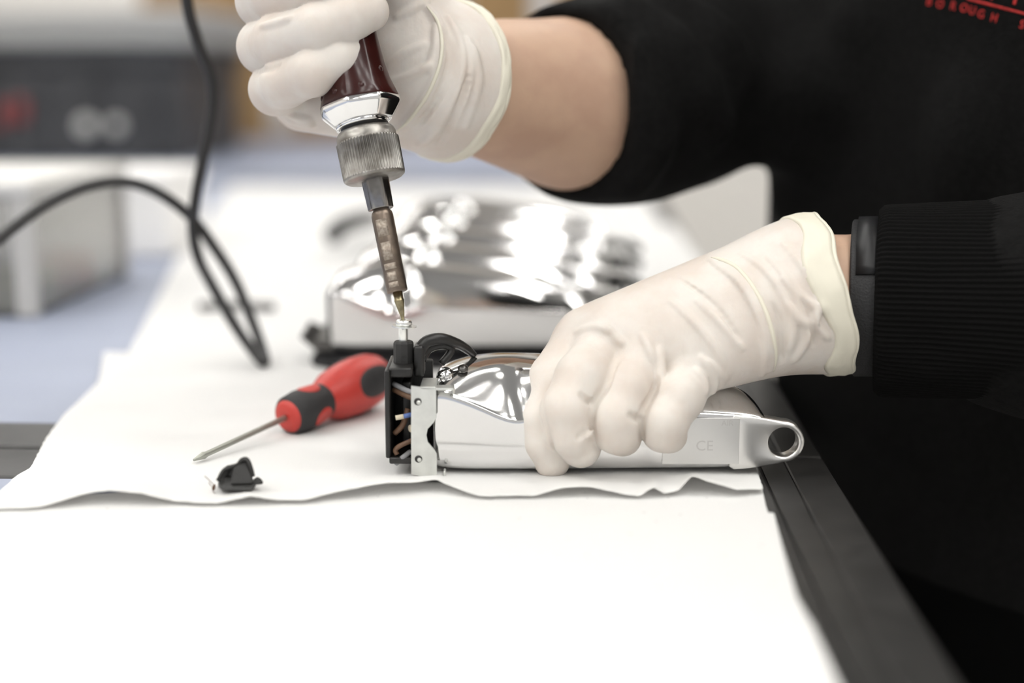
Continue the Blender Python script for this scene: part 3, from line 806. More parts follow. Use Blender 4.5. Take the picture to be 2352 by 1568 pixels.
for i, (dx, nm) in enumerate(((0, ''), (.009, 'second'), (.015, 'third'), (.021, 'fourth'), (.025, ''))):
    p = f0_ + RT * dx + YV * (SP * i)
    lb = {0: 'aluminium hair clipper at the front of the row on the black tray', 4: 'aluminium hair clipper at the back of the row on the black tray'}.get(i, f'aluminium hair clipper, {nm} from the front in the row on the black tray')
    t = clipper(p, PSI, lb, True)
    t.matrix_world = Matrix.Translation(p) @ Matrix((( RT.x, YV.x, NV.x, 0), (RT.y, YV.y, NV.y, 0), (RT.z, YV.z, NV.z, 0), (0, 0, 0, 1))) @ Matrix.Rotation((-.012, .01, -.008, .016, .0, .01)[i], 4, 'Z') @ Matrix.Scale(1.06, 4)

# small things on the back cloth and bench
o = obj('metal_rod', tube([G(455, 703, .006), G(540, 700, .006), G(628, 704, .006)], .0028, 12, 4), M['dark_steel']); base_origin(o, G(540, 700, .003)); tag(o, 'thin dark metal rod on the white cloth behind the cord', 'rod')
o = obj('red_cap', lathe([(0, .011), (.001, .012), (.014, .0105), (.016, .008)], (0, 0, 0), (0, 0, 1), 32), M['red']); o.location = G(432, 548, 0.0); tag(o, 'small red cap on the blue bench behind the cord', 'cap')
o = obj('pliers_handle_pair', tube([G(760, 545, .02), G(785, 520, .03), G(830, 505, .03), G(860, 500, .02)], .008, 12, 5), M['black_plastic']); o.name = 'cord_coil'; base_origin(o, G(800, 540, .003)); tag(o, 'short coil of black cord at the back of the clipper mat', 'cord')

# frosted parts bin
CB = thing('parts_bin', G(0, 728, 0), 'frosted parts bin with a pale lid and red contents on the blue bench', 'storage bin')
x0, x1 = G(80, 728).x - .30, G(80, 728).x; y0, y1 = G(80, 728).y, G(200, 632).y
hb = .082
def wb(lo, hi, bev=.001): return box_mesh(lo, hi, bev)
bm = bmesh.new()
bm_box(bm, (x0, y0, T), (x1, y1, T + .003), .0005, 1); bm_box(bm, (x0, y0, T), (x0 + .003, y1, T + hb), .0005, 1); bm_box(bm, (x1 - .003, y0, T), (x1, y1, T + hb), .0005, 1)
bm_box(bm, (x0, y0, T), (x1, y0 + .003, T + hb), .0005, 1); bm_box(bm, (x0, y1 - .003, T), (x1, y1, T + hb), .0005, 1)
M['frost'] = mat('frosted_plastic', (.80, .79, .76), rough=.2, trans=.85)
obj('bin_body', to_mesh(bm), M['frost'], CB, world=True, smooth=False)
for yy in (y0 - .002, y1 + .002 - .008): obj('corner_post', wb((x1 - .012, yy, T), (x1 + .003, yy + .008, T + hb), .0015), M['clear'], CB, world=True, smooth=False)
obj('lid', wb((x0 - .004, y0 - .004, T + hb), (x1 + .004, y1 + .004, T + hb + .010), .003), M['rim'], CB, world=True, smooth=False)
for i, (fx, fy, m_, r, lab_) in enumerate(((.03, .04, 'olive', .026, 'olive round part inside the frosted bin, lowest at its front corner'), (.085, .05, 'dark_steel', .022, 'dark steel disc inside the front of the frosted bin'), (.03, .13, 'red', .022, 'red round part inside the back of the frosted bin'), (.09, .11, 'maroon', .024, 'maroon round part inside the frosted bin, deep behind its front'))):
    o = obj('small_part', lathe([(0, r), (.002, r + .001), (.024, r), (.027, r * .7)], (0, 0, 0), (0, 0, 1), 28), M[m_]); o.location = (x1 - fx, y0 + fy, T + .0031); tag(o, lab_, 'spare part')

# white carton behind it
WX1 = G(388, 588).x; WY0 = G(388, 588).y
WC = thing('carton', (WX1 - .1, WY0 + .06, T), 'plain white carton on the blue bench beside the frosted bin', 'carton')
obj('box_body', wb((WX1 - .20, WY0, T), (WX1, WY0 + .13, T + .060), .0015), M['white_card'], WC, world=True, smooth=False)
obj('lid', wb((WX1 - .202, WY0 - .002, T + .0602), (WX1 + .002, WY0 + .132, T + .074), .0015), M['white_card'], WC, world=True, smooth=False)

# charcoal crate with a pale lid
cb = G(420, 375); CX1 = cb.x; CY0 = cb.y
CR = thing('crate', (CX1 - .3, CY0 + .2, T), 'charcoal storage crate at the left end of the far bench', 'crate')
bm = bmesh.new()
cz = .205
bm_box(bm, (CX1 - .72, CY0, T), (CX1, CY0 + .45, T + cz * .82), .008)
bm_box(bm, (CX1 - .735, CY0 - .012, T + cz * .82), (CX1 + .012, CY0 + .462, T + cz), .006)
for i in range(7): bm_box(bm, (CX1 - .66 + i * .1, CY0 - .008, T + .01), (CX1 - .645 + i * .1, CY0 + .01, T + cz * .82), .002, 1)
obj('crate_body', to_mesh(bm), M['crate'], CR, world=True, smooth=False)
def sphere_mesh(r, c=(0, 0, 0)):
    bm = bmesh.new(); bmesh.ops.create_uvsphere(bm, u_segments=24, v_segments=14, radius=r); bmesh.ops.translate(bm, vec=c, verts=bm.verts); return to_mesh(bm)
for u, v, r in ((200, 288, .015), (270, 288, .0125)):  # pale colour of these discs stands in for blurred glints on the crate
    p = Q(u, v, (cb - CAM).dot(FW) - .01); obj('highlight_disc', lathe([(0, r), (.008, r), (.011, r * .9), (.012, r * .3)], (p.x, CY0 - .007, p.z), (0, -1, 0), 32), M['rim'], CR, world=True)
for u, v in ((8, 262), (52, 252)):
    p = Q(u, v, (cb - CAM).dot(FW) - .005); obj('red_clip', box_mesh((p.x - .010, CY0 - .016, p.z - .02), (p.x + .010, CY0, p.z + .02), .003), M['dull_red'], CR, world=True, smooth=False)
PT = thing('tray', (CX1 - .3, CY0 + .2, T + cz), 'shallow grey tray resting on top of the charcoal crate', 'tray')
bm = bmesh.new()
bm_box(bm, (CX1 - .75, CY0 - .03, T + cz + .001), (CX1 + .03, CY0 + .47, T + cz + .05), .012)
obj('tray_body', to_mesh(bm), M['lid'], PT, world=True, smooth=False)
bm = bmesh.new(); bm_box(bm, (CX1 - .77, CY0 - .045, T + cz + .0505), (CX1 + .045, CY0 + .485, T + cz + .064), .006)
obj('rim', to_mesh(bm), M['rim'], PT, world=True, smooth=False)

# brown cartons and a shelf at the far end
FY = YK + 1.25
def at(u, v, y):
    r = FW + RT * ((u - 1176) / FPX) + UP * ((784 - v) / FPX); return CAM + r * ((y - CAM.y) / r.y)
def carton(u0, u1, z0, z1, y, dpt, label):
    xa, xb = at(u0, 200, y).x, at(u1, 200, y).x
    t = thing('cardboard_box', ((xa + xb) / 2, y + dpt / 2, z0), label, 'cardboard box', 'cardboard boxes at the far end')
    obj('box_body', box_mesh((xa, y, z0), (xb, y + dpt, z1), .004), M['card'], t, world=True, smooth=False)
    obj('flap', box_mesh((xa - .003, y - .003, z1 + .0003), ((xa + xb) / 2 - .001, y + dpt + .003, z1 + .005), .001), M['card'], t, world=True, smooth=False)
    obj('flap', box_mesh(((xa + xb) / 2 + .001, y - .003, z1 + .0003), (xb + .003, y + dpt + .003, z1 + .005), .001), M['card'], t, world=True, smooth=False)
    obj('tape', box_mesh(((xa + xb) / 2 - .03, y - .0012, z0 + .02), ((xa + xb) / 2 + .03, y, z1), .0003), M['shelf'], t, world=True, smooth=False)
carton(330, 960, T, T + .46, FY, .4, 'brown cardboard box on the far bench behind the raised glove')
carton(1075, 1420, T + .1955, T + .56, FY, .4, 'brown cardboard box on the grey shelf unit above the bare forearm')
sx0, sx1 = at(1068, 60, FY).x, at(1500, 60, FY).x
SH = thing('shelf_riser', ((sx0 + sx1) / 2, FY + .2, T), 'grey shelf riser on the far bench carrying a cardboard box', 'shelf')
obj('shelf_board', box_mesh((sx0, FY - .03, T + .165), (sx1, FY + .43, T + .1945), .003), M['shelf'], SH, world=True, smooth=False)
for x in (sx0, sx1 - .03): obj('side_panel', box_mesh((x, FY - .02, T), (x + .03, FY + .42, T + .165), .002), M['shelf'], SH, world=True, smooth=False)
xa = at(972, 20, FY - .1).x
o = obj('storage_tub', box_mesh((xa, FY, T), (xa + .075, FY + .2, T + .40), .006), M['pale_blue'], smooth=False); base_origin(o, (xa + .04, FY + .1, T)); tag(o, 'tall pale blue tub between the two cardboard boxes', 'tub')

# ================================================================ the person
BODY = Vector((XE + .158, .80, 0))           # standing point, hips against the bench edge
FACE = math.radians(35)                      # turned this far from the bench towards the camera
fdir = Vector((-math.cos(FACE), -math.sin(FACE), 0)); ldir = Vector((-fdir.y, fdir.x, 0))
ROT = math.atan2(ldir.y, ldir.x)             # long axis of the trunk's section
L_SH = BODY + ldir * .175 + Vector((0, 0, T + .43)); R_SH = BODY - ldir * .175 + Vector((0, 0, T + .43))
L_WR, L_EL = Q(1990, 680, .606), Q(2760, 740, .578)
R_WR, R_MID, R_EL = Q(1035, 190, .640), Q(1300, 238, .695), Q(1725, 135, .825)

# finger and palm skeletons: (u, v, depth, radius in mm)
def sk(*a): return [(Q(u, v, d), r * mm) for u, v, d, r in a]
LF = {'index': sk((1322, 800, .598, 11), (1264, 880, .588, 10.2), (1241, 965, .5805, 8.9), (1250, 1012, .5795, 8.3), (1268, 1056, .581, 7.6)),
      'middle': sk((1392, 795, .589, 11), (1338, 868, .575, 10.9), (1303, 940, .569, 10.3), (1308, 990, .571, 9.5), (1334, 1028, .5755, 8.2)),
      'ring': sk((1478, 825, .583, 10.6), (1441, 895, .572, 10.2), (1418, 955, .5675, 9.5), (1417, 988, .571, 9.2), (1430, 1004, .576, 7.8)),
      'pinky': sk((1590, 855, .582, 10.8), (1560, 912, .572, 9.8), (1529, 965, .5675, 8.8), (1524, 988, .571, 8.5), (1538, 1000, .576, 7.2)),
      'thumb': sk((1745, 740, .632, 13), (1610, 830, .662, 12.5), (1500, 880, .668, 11), (1420, 905, .664, 9))}
LM = [((1345, 772, .600), 12.5, (1840, 640, .607), 24), ((1410, 765, .590), 12.6, (1840, 660, .602), 25), ((1492, 805, .584), 12, (1840, 690, .597), 25), ((1600, 842, .583), 11.8, (1850, 712, .594), 24), ((1480, 800, .606), 11, (1800, 690, .612), 22), ((1745, 740, .632), 13, (1830, 690, .612), 22)]
RF = {'index': sk((700, -90, .640, 12.5), (622, -110, .613, 11), (655, -122, .592, 10.3), (730, -145, .578, 9.6), (835, -180, .580, 8.2)),
      'middle': sk((700, 20, .640, 13), (606, 2, .613, 11.6), (640, -12, .592, 10.9), (735, -42, .5765, 10.1), (858, -78, .580, 8.6)),
      'ring': sk((700, 122, .640, 12.6), (608, 108, .613, 11.4), (642, 92, .591, 10.7), (730, 66, .5755, 9.9), (800, 42, .5765, 9.2), (848, 26, .580, 8.2)),
      'pinky': sk((706, 225, .636, 12), (632, 205, .613, 10.8), (655, 190, .592, 10), (722, 166, .577, 9.2), (775, 137, .5785, 8.4), (802, 120, .581, 7.4)),
      'thumb': sk((930, -10, .622, 15), (885, -170, .598, 13), (800, -250, .583, 11.5), (700, -285, .588, 9.5))}
RM = [((700, -90, .640), 12.5, (1000, 150, .640), 22), ((700, 20, .640), 13, (1000, 165, .640), 23), ((700, 122, .640), 12.6, (1000, 185, .639), 23), ((706, 225, .636), 13, (985, 205, .634), 23), ((930, -10, .622), 15, (1000, 150, .632), 24), ((905, 120, .624), 14, (1000, 170, .632), 24), ((690, 232, .628), 11.5, (850, 240, .632), 15), ((850, 215, .632), 15, (985, 215, .634), 24)]
def q3(t): return Q(*t)

def build_glove(fingers, metas, wrist, lo, hi, h=.00072):
    V = Vol(lo, hi, h)
    for a, ra, b, rb in metas: V.add(q3(a), q3(b), ra * mm, rb * mm, .010)
    V.chain(wrist, .012)
    for n_, f in fingers.items(): V.finger(f)
    return V
def bounds(ps, m):
    P = np.array([list(p) for p in ps]); return P.min(0) - m, P.max(0) + m

# ---- left glove, on the clipper
allp = [p for f in LF.values() for p, r in f] + [q3(m[0]) for m in LM]
lw = sk((1825, 683, .602, 27.2), (1880, 677, .603, 27.2), (1935, 676, .6045, 28.6), (1975, 675, .606, 29.6))
lo, hi = bounds(allp + [p for p, r in lw], .036)
VL = build_glove(LF, LM, lw, lo, hi)
# ---- right glove, round the driver handle
allp = [p for f in RF.values() for p, r in f] + [q3(m[0]) for m in RM]
rw = sk((985, 183, .632, 26.5), (1035, 190, .640, 29.0), (1080, 195, .650, 31.0), (1160, 210, .668, 31.5))
lo, hi = bounds(allp + [p for p, r in rw], .038)
VR = build_glove(RF, RM, rw, lo, hi)

# folds of the latex, found on the surface where the photograph shows them
for px, r in (([(1626, 596), (1660, 607), (1697, 634), (1730, 680), (1756, 738), (1770, 800), (1768, 850)], .9),
              ([(1640, 606), (1700, 650), (1740, 720), (1760, 800), (1752, 860)], .5),
              ([(1390, 742), (1410, 768), (1432, 790)], .4), ([(1476, 770), (1496, 810), (1512, 850), (1517, 872)], .8), ([(1515, 800), (1520, 840), (1514, 890)], .5),
              ([(1540, 690), (1600, 745), (1648, 810), (1668, 870), (1670, 892)], .55), ([(1600, 690), (1660, 745), (1705, 800)], .45),
              ([(1765, 590), (1805, 640), (1836, 700), (1850, 760)], .8), ([(1700, 580), (1760, 620), (1800, 680), (1822, 750), (1815, 800)], .55),
              ([(1800, 560), (1850, 620), (1880, 700)], .6), ([(1812, 700), (1838, 735), (1872, 748), (1902, 775)], .45), ([(1822, 830), (1850, 790), (1872, 748), (1880, 700)], .45), ([(1800, 640), (1850, 690), (1895, 712)], .4),
              ([(1612, 820), (1632, 850), (1640, 880), (1636, 900)], .5), ([(1630, 830), (1652, 860), (1657, 888)], .4), ([(1598, 850), (1615, 872), (1622, 900)], .4),
              ([(1340, 1000), (1352, 990), (1358, 975)], .6), ([(1325, 760), (1370, 750), (1400, 757)], .5)):
    VL.ridge(px, r * mm, .0026)
for px, r in (([(1268, 850), (1250, 905), (1246, 950), (1262, 1005), (1290, 1050)], .55), ([(1416, 836), (1396, 880), (1366, 925), (1358, 960), (1360, 1000)], .9), ([(1512, 870), (1497, 905), (1474, 950), (1472, 985), (1476, 1010)], .9), ([(1335, 905), (1346, 917), (1358, 925)], .6), ([(1328, 1005), (1344, 998), (1357, 984)], .6), ([(1446, 954), (1458, 957), (1466, 963)], .6), ([(1775, 700), (1795, 760), (1795, 830)], .7), ([(1845, 690), (1868, 740), (1870, 790)], .7), ([(1560, 640), (1640, 700), (1700, 780)], .3)):
    VL.crease(px, r * mm, .002)
for px, r in (([(978, 12), (1005, 50), (1017, 100), (1008, 155), (980, 220), (940, 275), (902, 305)], 1.1), ([(1030, 40), (1058, 95), (1062, 160), (1040, 235), (995, 305), (960, 335)], .8),
              ([(1000, 60), (1000, 110), (985, 160)], .6), ([(1075, 90), (1085, 150), (1060, 240), (1020, 310)], .7), ([(1090, 110), (1100, 190), (1070, 290)], .6),
              ([(890, 150), (930, 120), (975, 100)], .4), ([(890, 190), (940, 175), (985, 150)], .4), ([(600, 60), (640, 50), (670, 40)], .4), ([(660, 265), (690, 272), (712, 275)], .5), ([(662, 278), (700, 285), (716, 286)], .4), ([(910, 40), (950, 20), (980, 0)], .5)):
    VR.ridge(px, r * mm, .0028)
for px, r in (([(1020, 70), (1035, 130), (1015, 210), (960, 290)], .9), ([(1075, 180), (1050, 260), (1010, 330)], .8), ([(588, 168), (612, 160), (640, 150)], .5)):
    VR.crease(px, r * mm, .0025)

def fold_pts(V, px):
    return [p for p in (V.hit(u, v) for u, v in px) if p is not None]
LFOLD = fold_pts(VL, [(1634, 591), (1655, 596), (1688, 612), (1716, 640), (1742, 680), (1762, 725), (1776, 775), (1782, 820), (1777, 852), (1762, 876)])
RFOLD = fold_pts(VR, [(980, 14), (1005, 50), (1015, 100), (1008, 155), (980, 220), (940, 275), (906, 306)])
# hollow, cut off cuffs with an uneven edge
class Edge:
    """the slightly wavy, tilted edge a cuff ends in"""
    def __init__(s, c, n, wob, seed):
        s.c = c; s.n = n.normalized(); s.e1 = s.n.orthogonal().normalized(); s.e2 = s.n.cross(s.e1); s.w = wob; s.s = seed
    def off(s, a): return s.w * (.5 * np.sin(2 * a + s.s) + .4 * np.sin(5 * a + 2 * s.s) + .3 * np.sin(9 * a + s.s * 3))
    def cut(s, V):
        X, Y, Z = V.grid((slice(None),) * 3)
        dot = lambda e: (X - s.c.x) * e.x + (Y - s.c.y) * e.y + (Z - s.c.z) * e.z
        V.D = np.maximum(V.D, (dot(s.n) - s.off(np.arctan2(dot(s.e2), dot(s.e1)))).astype(np.float32))
    def at(s, V, a, back):
        dr = math.cos(a) * s.e1 + math.sin(a) * s.e2
        q = s.c + s.n * (float(s.off(a)) - back); r = .060
        while r > .018 and V.sample(q + dr * r) > 0: r -= .0003
        return q, dr, r
l_ax = (Q(1975, 675, .606) - Q(1880, 677, .603)).normalized()
LE = Edge(Q(1906, 677, .6037), l_ax + Vector((0, 0, .20)) - FW * .13, .0016, .6)
VL.sub(Q(1890, 676, .604), Q(2100, 673, .61), .0262, .0285, .001); LE.cut(VL)
r_ax = (Q(1160, 210, .668) - Q(1035, 190, .640)).normalized()
RE = Edge(Q(1040, 190, .641), r_ax, .0010, 1.9)
VR.sub(Q(1040, 191, .641), Q(1300, 238, .695), .0282, .0305, .001); RE.cut(VR)
def rim_ring(V, E, rt):
    """rolled rim of a cuff: follows the cut edge of the glove all the way round"""
    pts = []
    for k in range(120):
        q, dr, r = E.at(V, 2 * PI * k / 120, .0008); pts.append(q + dr * (r + .0001) + E.n * .0006)
    return tube(pts, rt, 10, 1, closed=True)
def cuff_band(V, E, ln, seed):
    """double thickness band of latex next to the rim"""
    rows = 7; K_ = 140; vs = []; fs = []
    for i in range(rows + 1):
        for k in range(K_):
            a = 2 * PI * k / K_
            q, dr, r = E.at(V, a, .0008 + ln * (i / rows) * (1 + .55 * noise.noise(Vector((math.cos(a) * 1.3, math.sin(a) * 1.3, seed)))))
            vs.append(q + dr * (r + .0005 + .0007 * noise.noise(Vector((a * 4, i * .3, seed))) - (.0009 if i == rows else 0)))
    for i in range(rows):
        for k in range(K_): fs.append((i * K_ + k, i * K_ + (k + 1) % K_, (i + 1) * K_ + (k + 1) % K_, (i + 1) * K_ + k))
    return pyd(vs, fs)

# ---- body: one continuous skin from head to hands
VB = Vol((-.16, .42, T - .10), (.60, 1.10, T + .78), .0045)
c0 = BODY
VB.ellipsoid(c0 + Vector((0, 0, T - .02)), (.150, .105, .16), .03, ROT)
VB.ellipsoid(c0 + Vector((0, 0, T + .14)), (.140, .095, .18), .05, ROT)
VB.ellipsoid(c0 + Vector((0, 0, T + .32)), (.158, .100, .17), .06, ROT)
VB.chain([(L_SH, .052), (R_SH, .052)], .05)
nk = c0 + Vector((0, 0, T + .47)); hdv = fdir * .05 + Vector((0, 0, .19))
VB.add(nk, nk + hdv * .6, .052, .050, .03)
hc = nk + Vector((0, 0, .165)) + fdir * .045
VB.ellipsoid(hc + Vector((0, 0, .03)), (.074, .092, .100), .02, ROT)
VB.ellipsoid(hc + fdir * .025 - Vector((0, 0, .045)), (.054, .062, .070), .03, ROT)
VB.add(hc + fdir * .088 + Vector((0, 0, .02)), hc + fdir * .104 - Vector((0, 0, .018)), .008, .013, .012)   # nose
for sgn in (-1, 1):
    VB.ellipsoid(hc + ldir * (.074 * sgn) - fdir * .005 + Vector((0, 0, .0)), (.012, .020, .032), .006, ROT)      # ears
    VB.sub(hc + fdir * .094 + ldir * (.030 * sgn) + Vector((0, 0, .022)), hc + fdir * .094 + ldir * (.036 * sgn) + Vector((0, 0, .022)), .012, .010, .01)  # eye hollows
    VB.ellipsoid(hc + fdir * .078 + ldir * (.032 * sgn) + Vector((0, 0, .020)), (.013, .013, .012), .004)         # eyeballs
VB.add(hc + fdir * .082 + ldir * .020 - Vector((0, 0, .055)), hc + fdir * .082 - ldir * .020 - Vector((0, 0, .055)), .008, .008, .006)  # lips
VB.chain([(L_SH, .050), (L_EL, .037), (Q(2180, 685, .600), .0300)], .02)
VB.chain([(Q(2180, 685, .600), .0300), (Q(2030, 678, .6055), .0268), (Q(1900, 678, .603), .0255)], .003)
VB.chain([(R_SH, .050), (R_EL, .042), (Q(1500, 222, .748), .0405), (R_MID, .0372), (Q(1160, 212, .668), .0288), (R_WR, .0262)], .02)
for F_, Mt, wp in ((LF, LM, (Q(1900, 678, .603), 24.5)), (RF, RM, (R_WR, 26))):
    for a, ra, b, rb in Mt: VB.add(q3(a), q3(b), (ra - 3) * mm, (rb - 3.5) * mm, .003); VB.add(q3(b), wp[0], (rb - 3.5) * mm, (wp[1] - 2) * mm, .003)
    for f in F_.values(): VB.chain([(p, r - .0028) for p, r in f], .003)
PERSON = obj('person', VB.mesh(relax=2), M['skin'])
base_origin(PERSON, Vector((BODY.x, BODY.y, 0)))
tag(PERSON, 'person in black sweatshirt and white gloves leaning over the bench, screwing into a clipper', 'person')

gl = obj('glove', VL.mesh(), M['glove'], PERSON, world=True)
tag(gl, 'white latex glove gripping the clipper')
obj('latex_fold', tube(LFOLD, [.0003, .0009] + [.0010] * (len(LFOLD) - 4) + [.0008, .0003], 10, 6), M['cuff'], gl, world=True)
cf = obj('cuff', cuff_band(VL, LE, .0105, 2), M['cuff'], gl, world=True); cf.modifiers.new('t', 'SOLIDIFY').thickness = .0006
obj('cuff_rim', rim_ring(VL, LE, .0010), M['cuff'], gl, world=True)
gr = obj('glove', VR.mesh(), M['glove'], PERSON, world=True)
tag(gr, 'white latex glove round the screwdriver handle')
obj('latex_fold', tube(RFOLD, [.0003, .0008] + [.0009] * (len(RFOLD) - 4) + [.0008, .0003], 10, 6), M['cuff'], gr, world=True)
cf = obj('cuff', cuff_band(VR, RE, .005, 6), M['cuff'], gr, world=True); cf.modifiers.new('t', 'SOLIDIFY').thickness = .0006
obj('cuff_rim', rim_ring(VR, RE, .0011), M['cuff'], gr, world=True)

# ---- sweatshirt
VS = Vol((-.12, .40, T - .22), (.62, 1.12, T + .56), .0045)
VS.ellipsoid(c0 + Vector((.008, 0, T - .03)), (.178, .128, .26), .03, ROT)
VS.ellipsoid(c0 + Vector((0, 0, T + .14)), (.182, .128, .26), .06, ROT)
VS.ellipsoid(c0 + Vector((0, 0, T + .30)), (.192, .128, .21), .06, ROT)
VS.chain([(L_SH, .066), (R_SH, .066)], .06)
VS.chain([(L_SH, .066), (L_EL, .047), (Q(2420, 703, .592), .0412), (Q(2300, 694, .596), .039)], .03)
VS.chain([(R_SH, .068), (R_EL, .050), (Q(1560, 196, .765), .0495), (Q(1440, 226, .730), .0485), (Q(1340, 236, .705), .0425), (Q(1240, 232, .683), .040)], .025)
# soft folds of the pushed up sleeve and the front
def fold(px, r, k=.02):
    pts = [VS.hit(u, v, .5, 1.05) for u, v in px]; pts = [p for p in pts if p is not None]
    for a, b in zip(pts[:-1], pts[1:]): VS.add(a, b, r, r, k)
fold([(1385, 60), (1440, 130), (1480, 240), (1490, 330), (1450, 420)], .005)
fold([(1450, 30), (1540, 120), (1600, 210), (1640, 290)], .006)
fold([(1540, 10), (1640, 90), (1700, 170)], .006)
fold([(1960, 60), (1920, 200), (1860, 330), (1810, 450)], .005, .03)
fold([(1850, 40), (1820, 200), (1800, 330)], .004, .03)
fold([(2210, 240), (2205, 330), (2195, 430)], .004, .03)
s_n = (Q(1440, 222, .732) - R_MID).normalized()
VS.sub(Q(1150, 212, .666), Q(1330, 236, .700), .0385, .0395, .001)
VS.cut(Q(1283, 236, .6915), -s_n, (-.12, .40, T - .0), (R_EL.x - .02, 1.12, T + .56)) if False else None
w = VS.win(VS.lo - 1, (Q(1400, 236, .9).x, 2, 3)); X, Y, Z = VS.grid(w); p = Q(1283, 236, .6915)
VS.D[w] = np.maximum(VS.D[w], (-((X - p.x) * s_n.x + (Y - p.y) * s_n.y + (Z - p.z) * s_n.z)).astype(np.float32))
# keep the cloth clear of the bench edge
w = VS.win((-1, 0, T - 1), (XE + .0015, 3, T + .002)); VS.D[w] = np.maximum(VS.D[w], .002)
VS.cut(Vector((0, 0, T - .17)), Vector((0, 0, -1)))
SW = obj('sweatshirt', VS.mesh(relax=2), M['sweater'], PERSON, world=True)
# near sleeve's ribbed cuff, turned back
cuff_c, cuff_e = Q(2022, 688, .6065), Q(2410, 698, .588)
ca = (cuff_e - cuff_c); CL = ca.length; ca.normalize()
def rib_r(th, t, r): return r * (1 + .010 * math.sin(110 * th) + .018 * math.sin(3 * th + 40 * t)) + (.0012 * noise.noise(Vector((th * 3, t * 60, 2))))
obj('sleeve_cuff', lathe([(.004, .0305), (.0005, .034), (-.0015, .0380), (.0005, .0398), (.003, .0402), (.02, .0405), (.045, .0415), (CL, .0445), (CL + .004, .042)], cuff_c, ca, 880, rib_r, up=(0, 0, 1)), M['rib'], SW, world=True)
# wristband
wb_c = Q(2004, 684, .6062)
wn = (ca + Vector((0, 0, .03))).normalized()
def band(r_out, r_in, half, seg=96):
    return lathe([(-half, r_in), (-half, r_out - .0006), (-half + .0006, r_out), (half - .0006, r_out), (half, r_out - .0006), (half, r_in), (-half, r_in)], (0, 0, 0), (0, 0, 1), seg)
me = band(.0335, .0312, .008)
e1 = Vector((0, 0, 1)) - wn * wn.z; e1.normalize(); e2 = wn.cross(e1)
ME = Matrix(((e1.x, e2.x, wn.x, wb_c.x), (e1.y, e2.y, wn.y, wb_c.y), (e1.z, e2.z, wn.z, wb_c.z), (0, 0, 0, 1)))
me.transform(ME)
wbo = obj('wristband', me, M['band'], PERSON, world=True); autosmooth(wbo, 40)
vs = []; fs = []
for i in range(13):
    a = math.radians(-10 + 75 * i / 12)
    for z in (-.0055, .0075):
        vs.append((.0341 * math.cos(a), -.0341 * math.sin(a) * -1, z))
# the display sits on the side of the band turned to the camera
sgn = 1 if e2.dot(-FW) > 0 else -1
vs = [(v[0], abs(v[1]) * sgn if i > 4 else v[1] * sgn, v[2]) for i, v in enumerate(vs)]
for i in range(12): fs.append((2 * i, 2 * i + 1, 2 * i + 3, 2 * i + 2))
me = pyd(vs, fs); me.transform(ME)
ds = obj('display', me, M['display'], wbo, world=True); sdm = ds.modifiers.new('t', 'SOLIDIFY'); sdm.thickness = .0012; sdm.offset = 0

# printed lettering on the chest
def on_shirt(u, v):
    return VS.hit(u, v, .5, .95)
def letter(ch, u, v, hpx, slope, parts):
    p = on_shirt(u, v)
    if p is None: return
    q = on_shirt(u + 14, v + 14 * slope) or p + RT * .001
    n_ = VS.normal(p)
    r = (q - p); r = (r - n_ * r.dot(n_)).normalized(); up_ = n_.cross(r)
    size = hpx * (p - CAM).dot(FW) / FPX / .70
    m3 = Matrix(((r.x, up_.x, n_.x, p.x + n_.x * .0003), (r.y, up_.y, n_.y, p.y + n_.y * .0003), (r.z, up_.z, n_.z, p.z + n_.z * .0003), (0, 0, 0, 1)))
    parts.append(text_mesh(ch, size, m3 @ Matrix.Diagonal((.9, 1, 1, 1)), .00025))
letters = []
for ch, u, v in zip('BOROUGH', (2135, 2160, 2190, 2215, 2234, 2254, 2284), (4, 10, 14, 19, 25, 33, 42)): letter(ch, u, v, 19, .25, letters)
letter('S', 2348, 57, 19, .25, letters)
letter('V', 2283, -20, 46, .25, letters); letter('T', 2336, -10, 46, .25, letters)
bmj = bmesh.new()
for m_ in letters: bmj.from_mesh(m_)
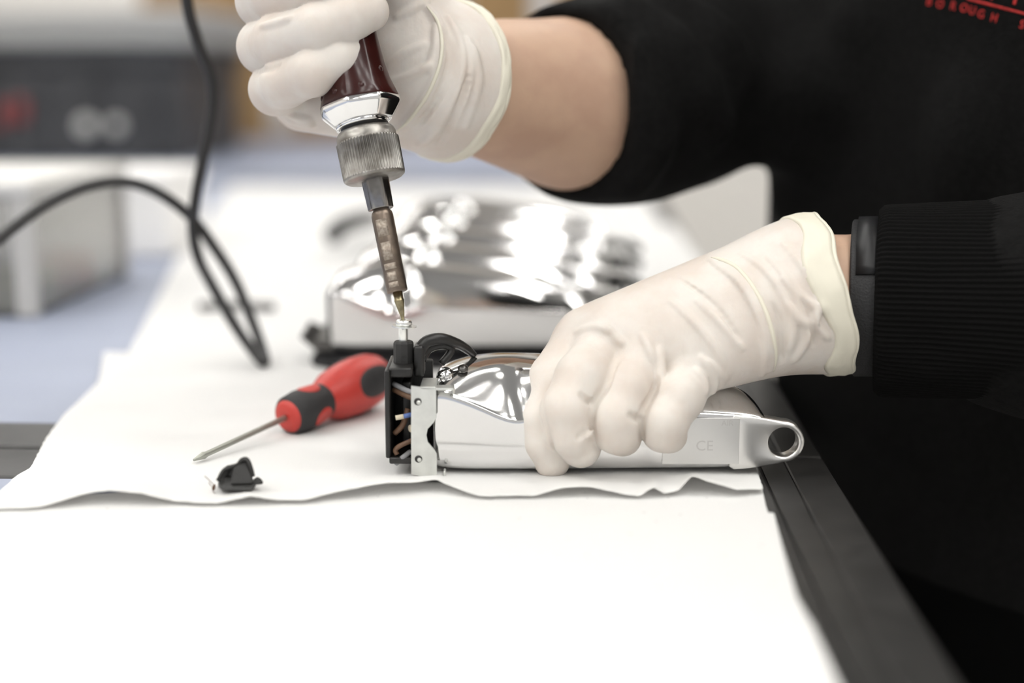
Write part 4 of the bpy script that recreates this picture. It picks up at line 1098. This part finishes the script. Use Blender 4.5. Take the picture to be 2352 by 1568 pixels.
pts = [on_shirt(u, -3 + (u - 2222) * .262) for u in range(2222, 2420, 12)]
pts = [p + VS.normal(p) * .0002 for p in pts if p is not None]
if len(pts) > 2: bmj.from_mesh(tube(pts, .0005, 6, 2))
obj('lettering', to_mesh(bmj), M['print'], SW, world=True, smooth=False)

# trousers, shoes, hair
VT = Vol((XE + .003, .52, .04), (.62, 1.12, T + .02), .008)
VT.ellipsoid(c0 + Vector((0, 0, T - .12)), (.170, .120, .16), .03, ROT)
for s in (-1, 1):
    hp = c0 + ldir * (.085 * s) + Vector((.012, 0, T - .16)); kn = c0 + ldir * (.100 * s) + Vector((.02, 0, .48)); an = c0 + ldir * (.105 * s) + Vector((.03, 0, .07))
    VT.chain([(hp, .092), (kn, .072), (an, .060)], .03)
VT.cut(Vector((0, 0, .055)), Vector((0, 0, -1)))
obj('trousers', VT.mesh(relax=2), M['trouser'], PERSON, world=True)
for s in (-1, 1):
    Vh = Vol(tuple(c0 + Vector((-.34, -.34, -.01))), tuple(c0 + Vector((.34, .34, .14))), .006)
    an = c0 + ldir * (.105 * s) + Vector((.03, 0, .06))
    Vh.chain([(an - fdir * .03 - Vector((0, 0, .018)), .042), (an + fdir * .08 - Vector((0, 0, .02)), .042), (an + fdir * .15 - Vector((0, 0, .028)), .034)], .02)
    Vh.add(an, an + Vector((0, 0, .03)), .045, .045, .03); Vh.cut(Vector((0, 0, .001)), Vector((0, 0, -1)))
    obj('shoe', Vh.mesh(relax=1), M['black_matte'], PERSON, world=True)
Vh = Vol(tuple(hc - Vector((.14, .14, .16))), tuple(hc + Vector((.14, .14, .17))), .005)
Vh.ellipsoid(hc + Vector((0, 0, .038)) - fdir * .008, (.083, .098, .108), .02, ROT)
Vh.cut(hc + fdir * .055 + Vector((0, 0, .05)), (fdir * 1.0 - Vector((0, 0, .55))).normalized())
obj('hair', Vh.mesh(relax=2), mat('dark_hair', (.03, .02, .014), rough=.6, bump=.002, bscale=120, bstretch=(1, 1, .1)), PERSON, world=True)
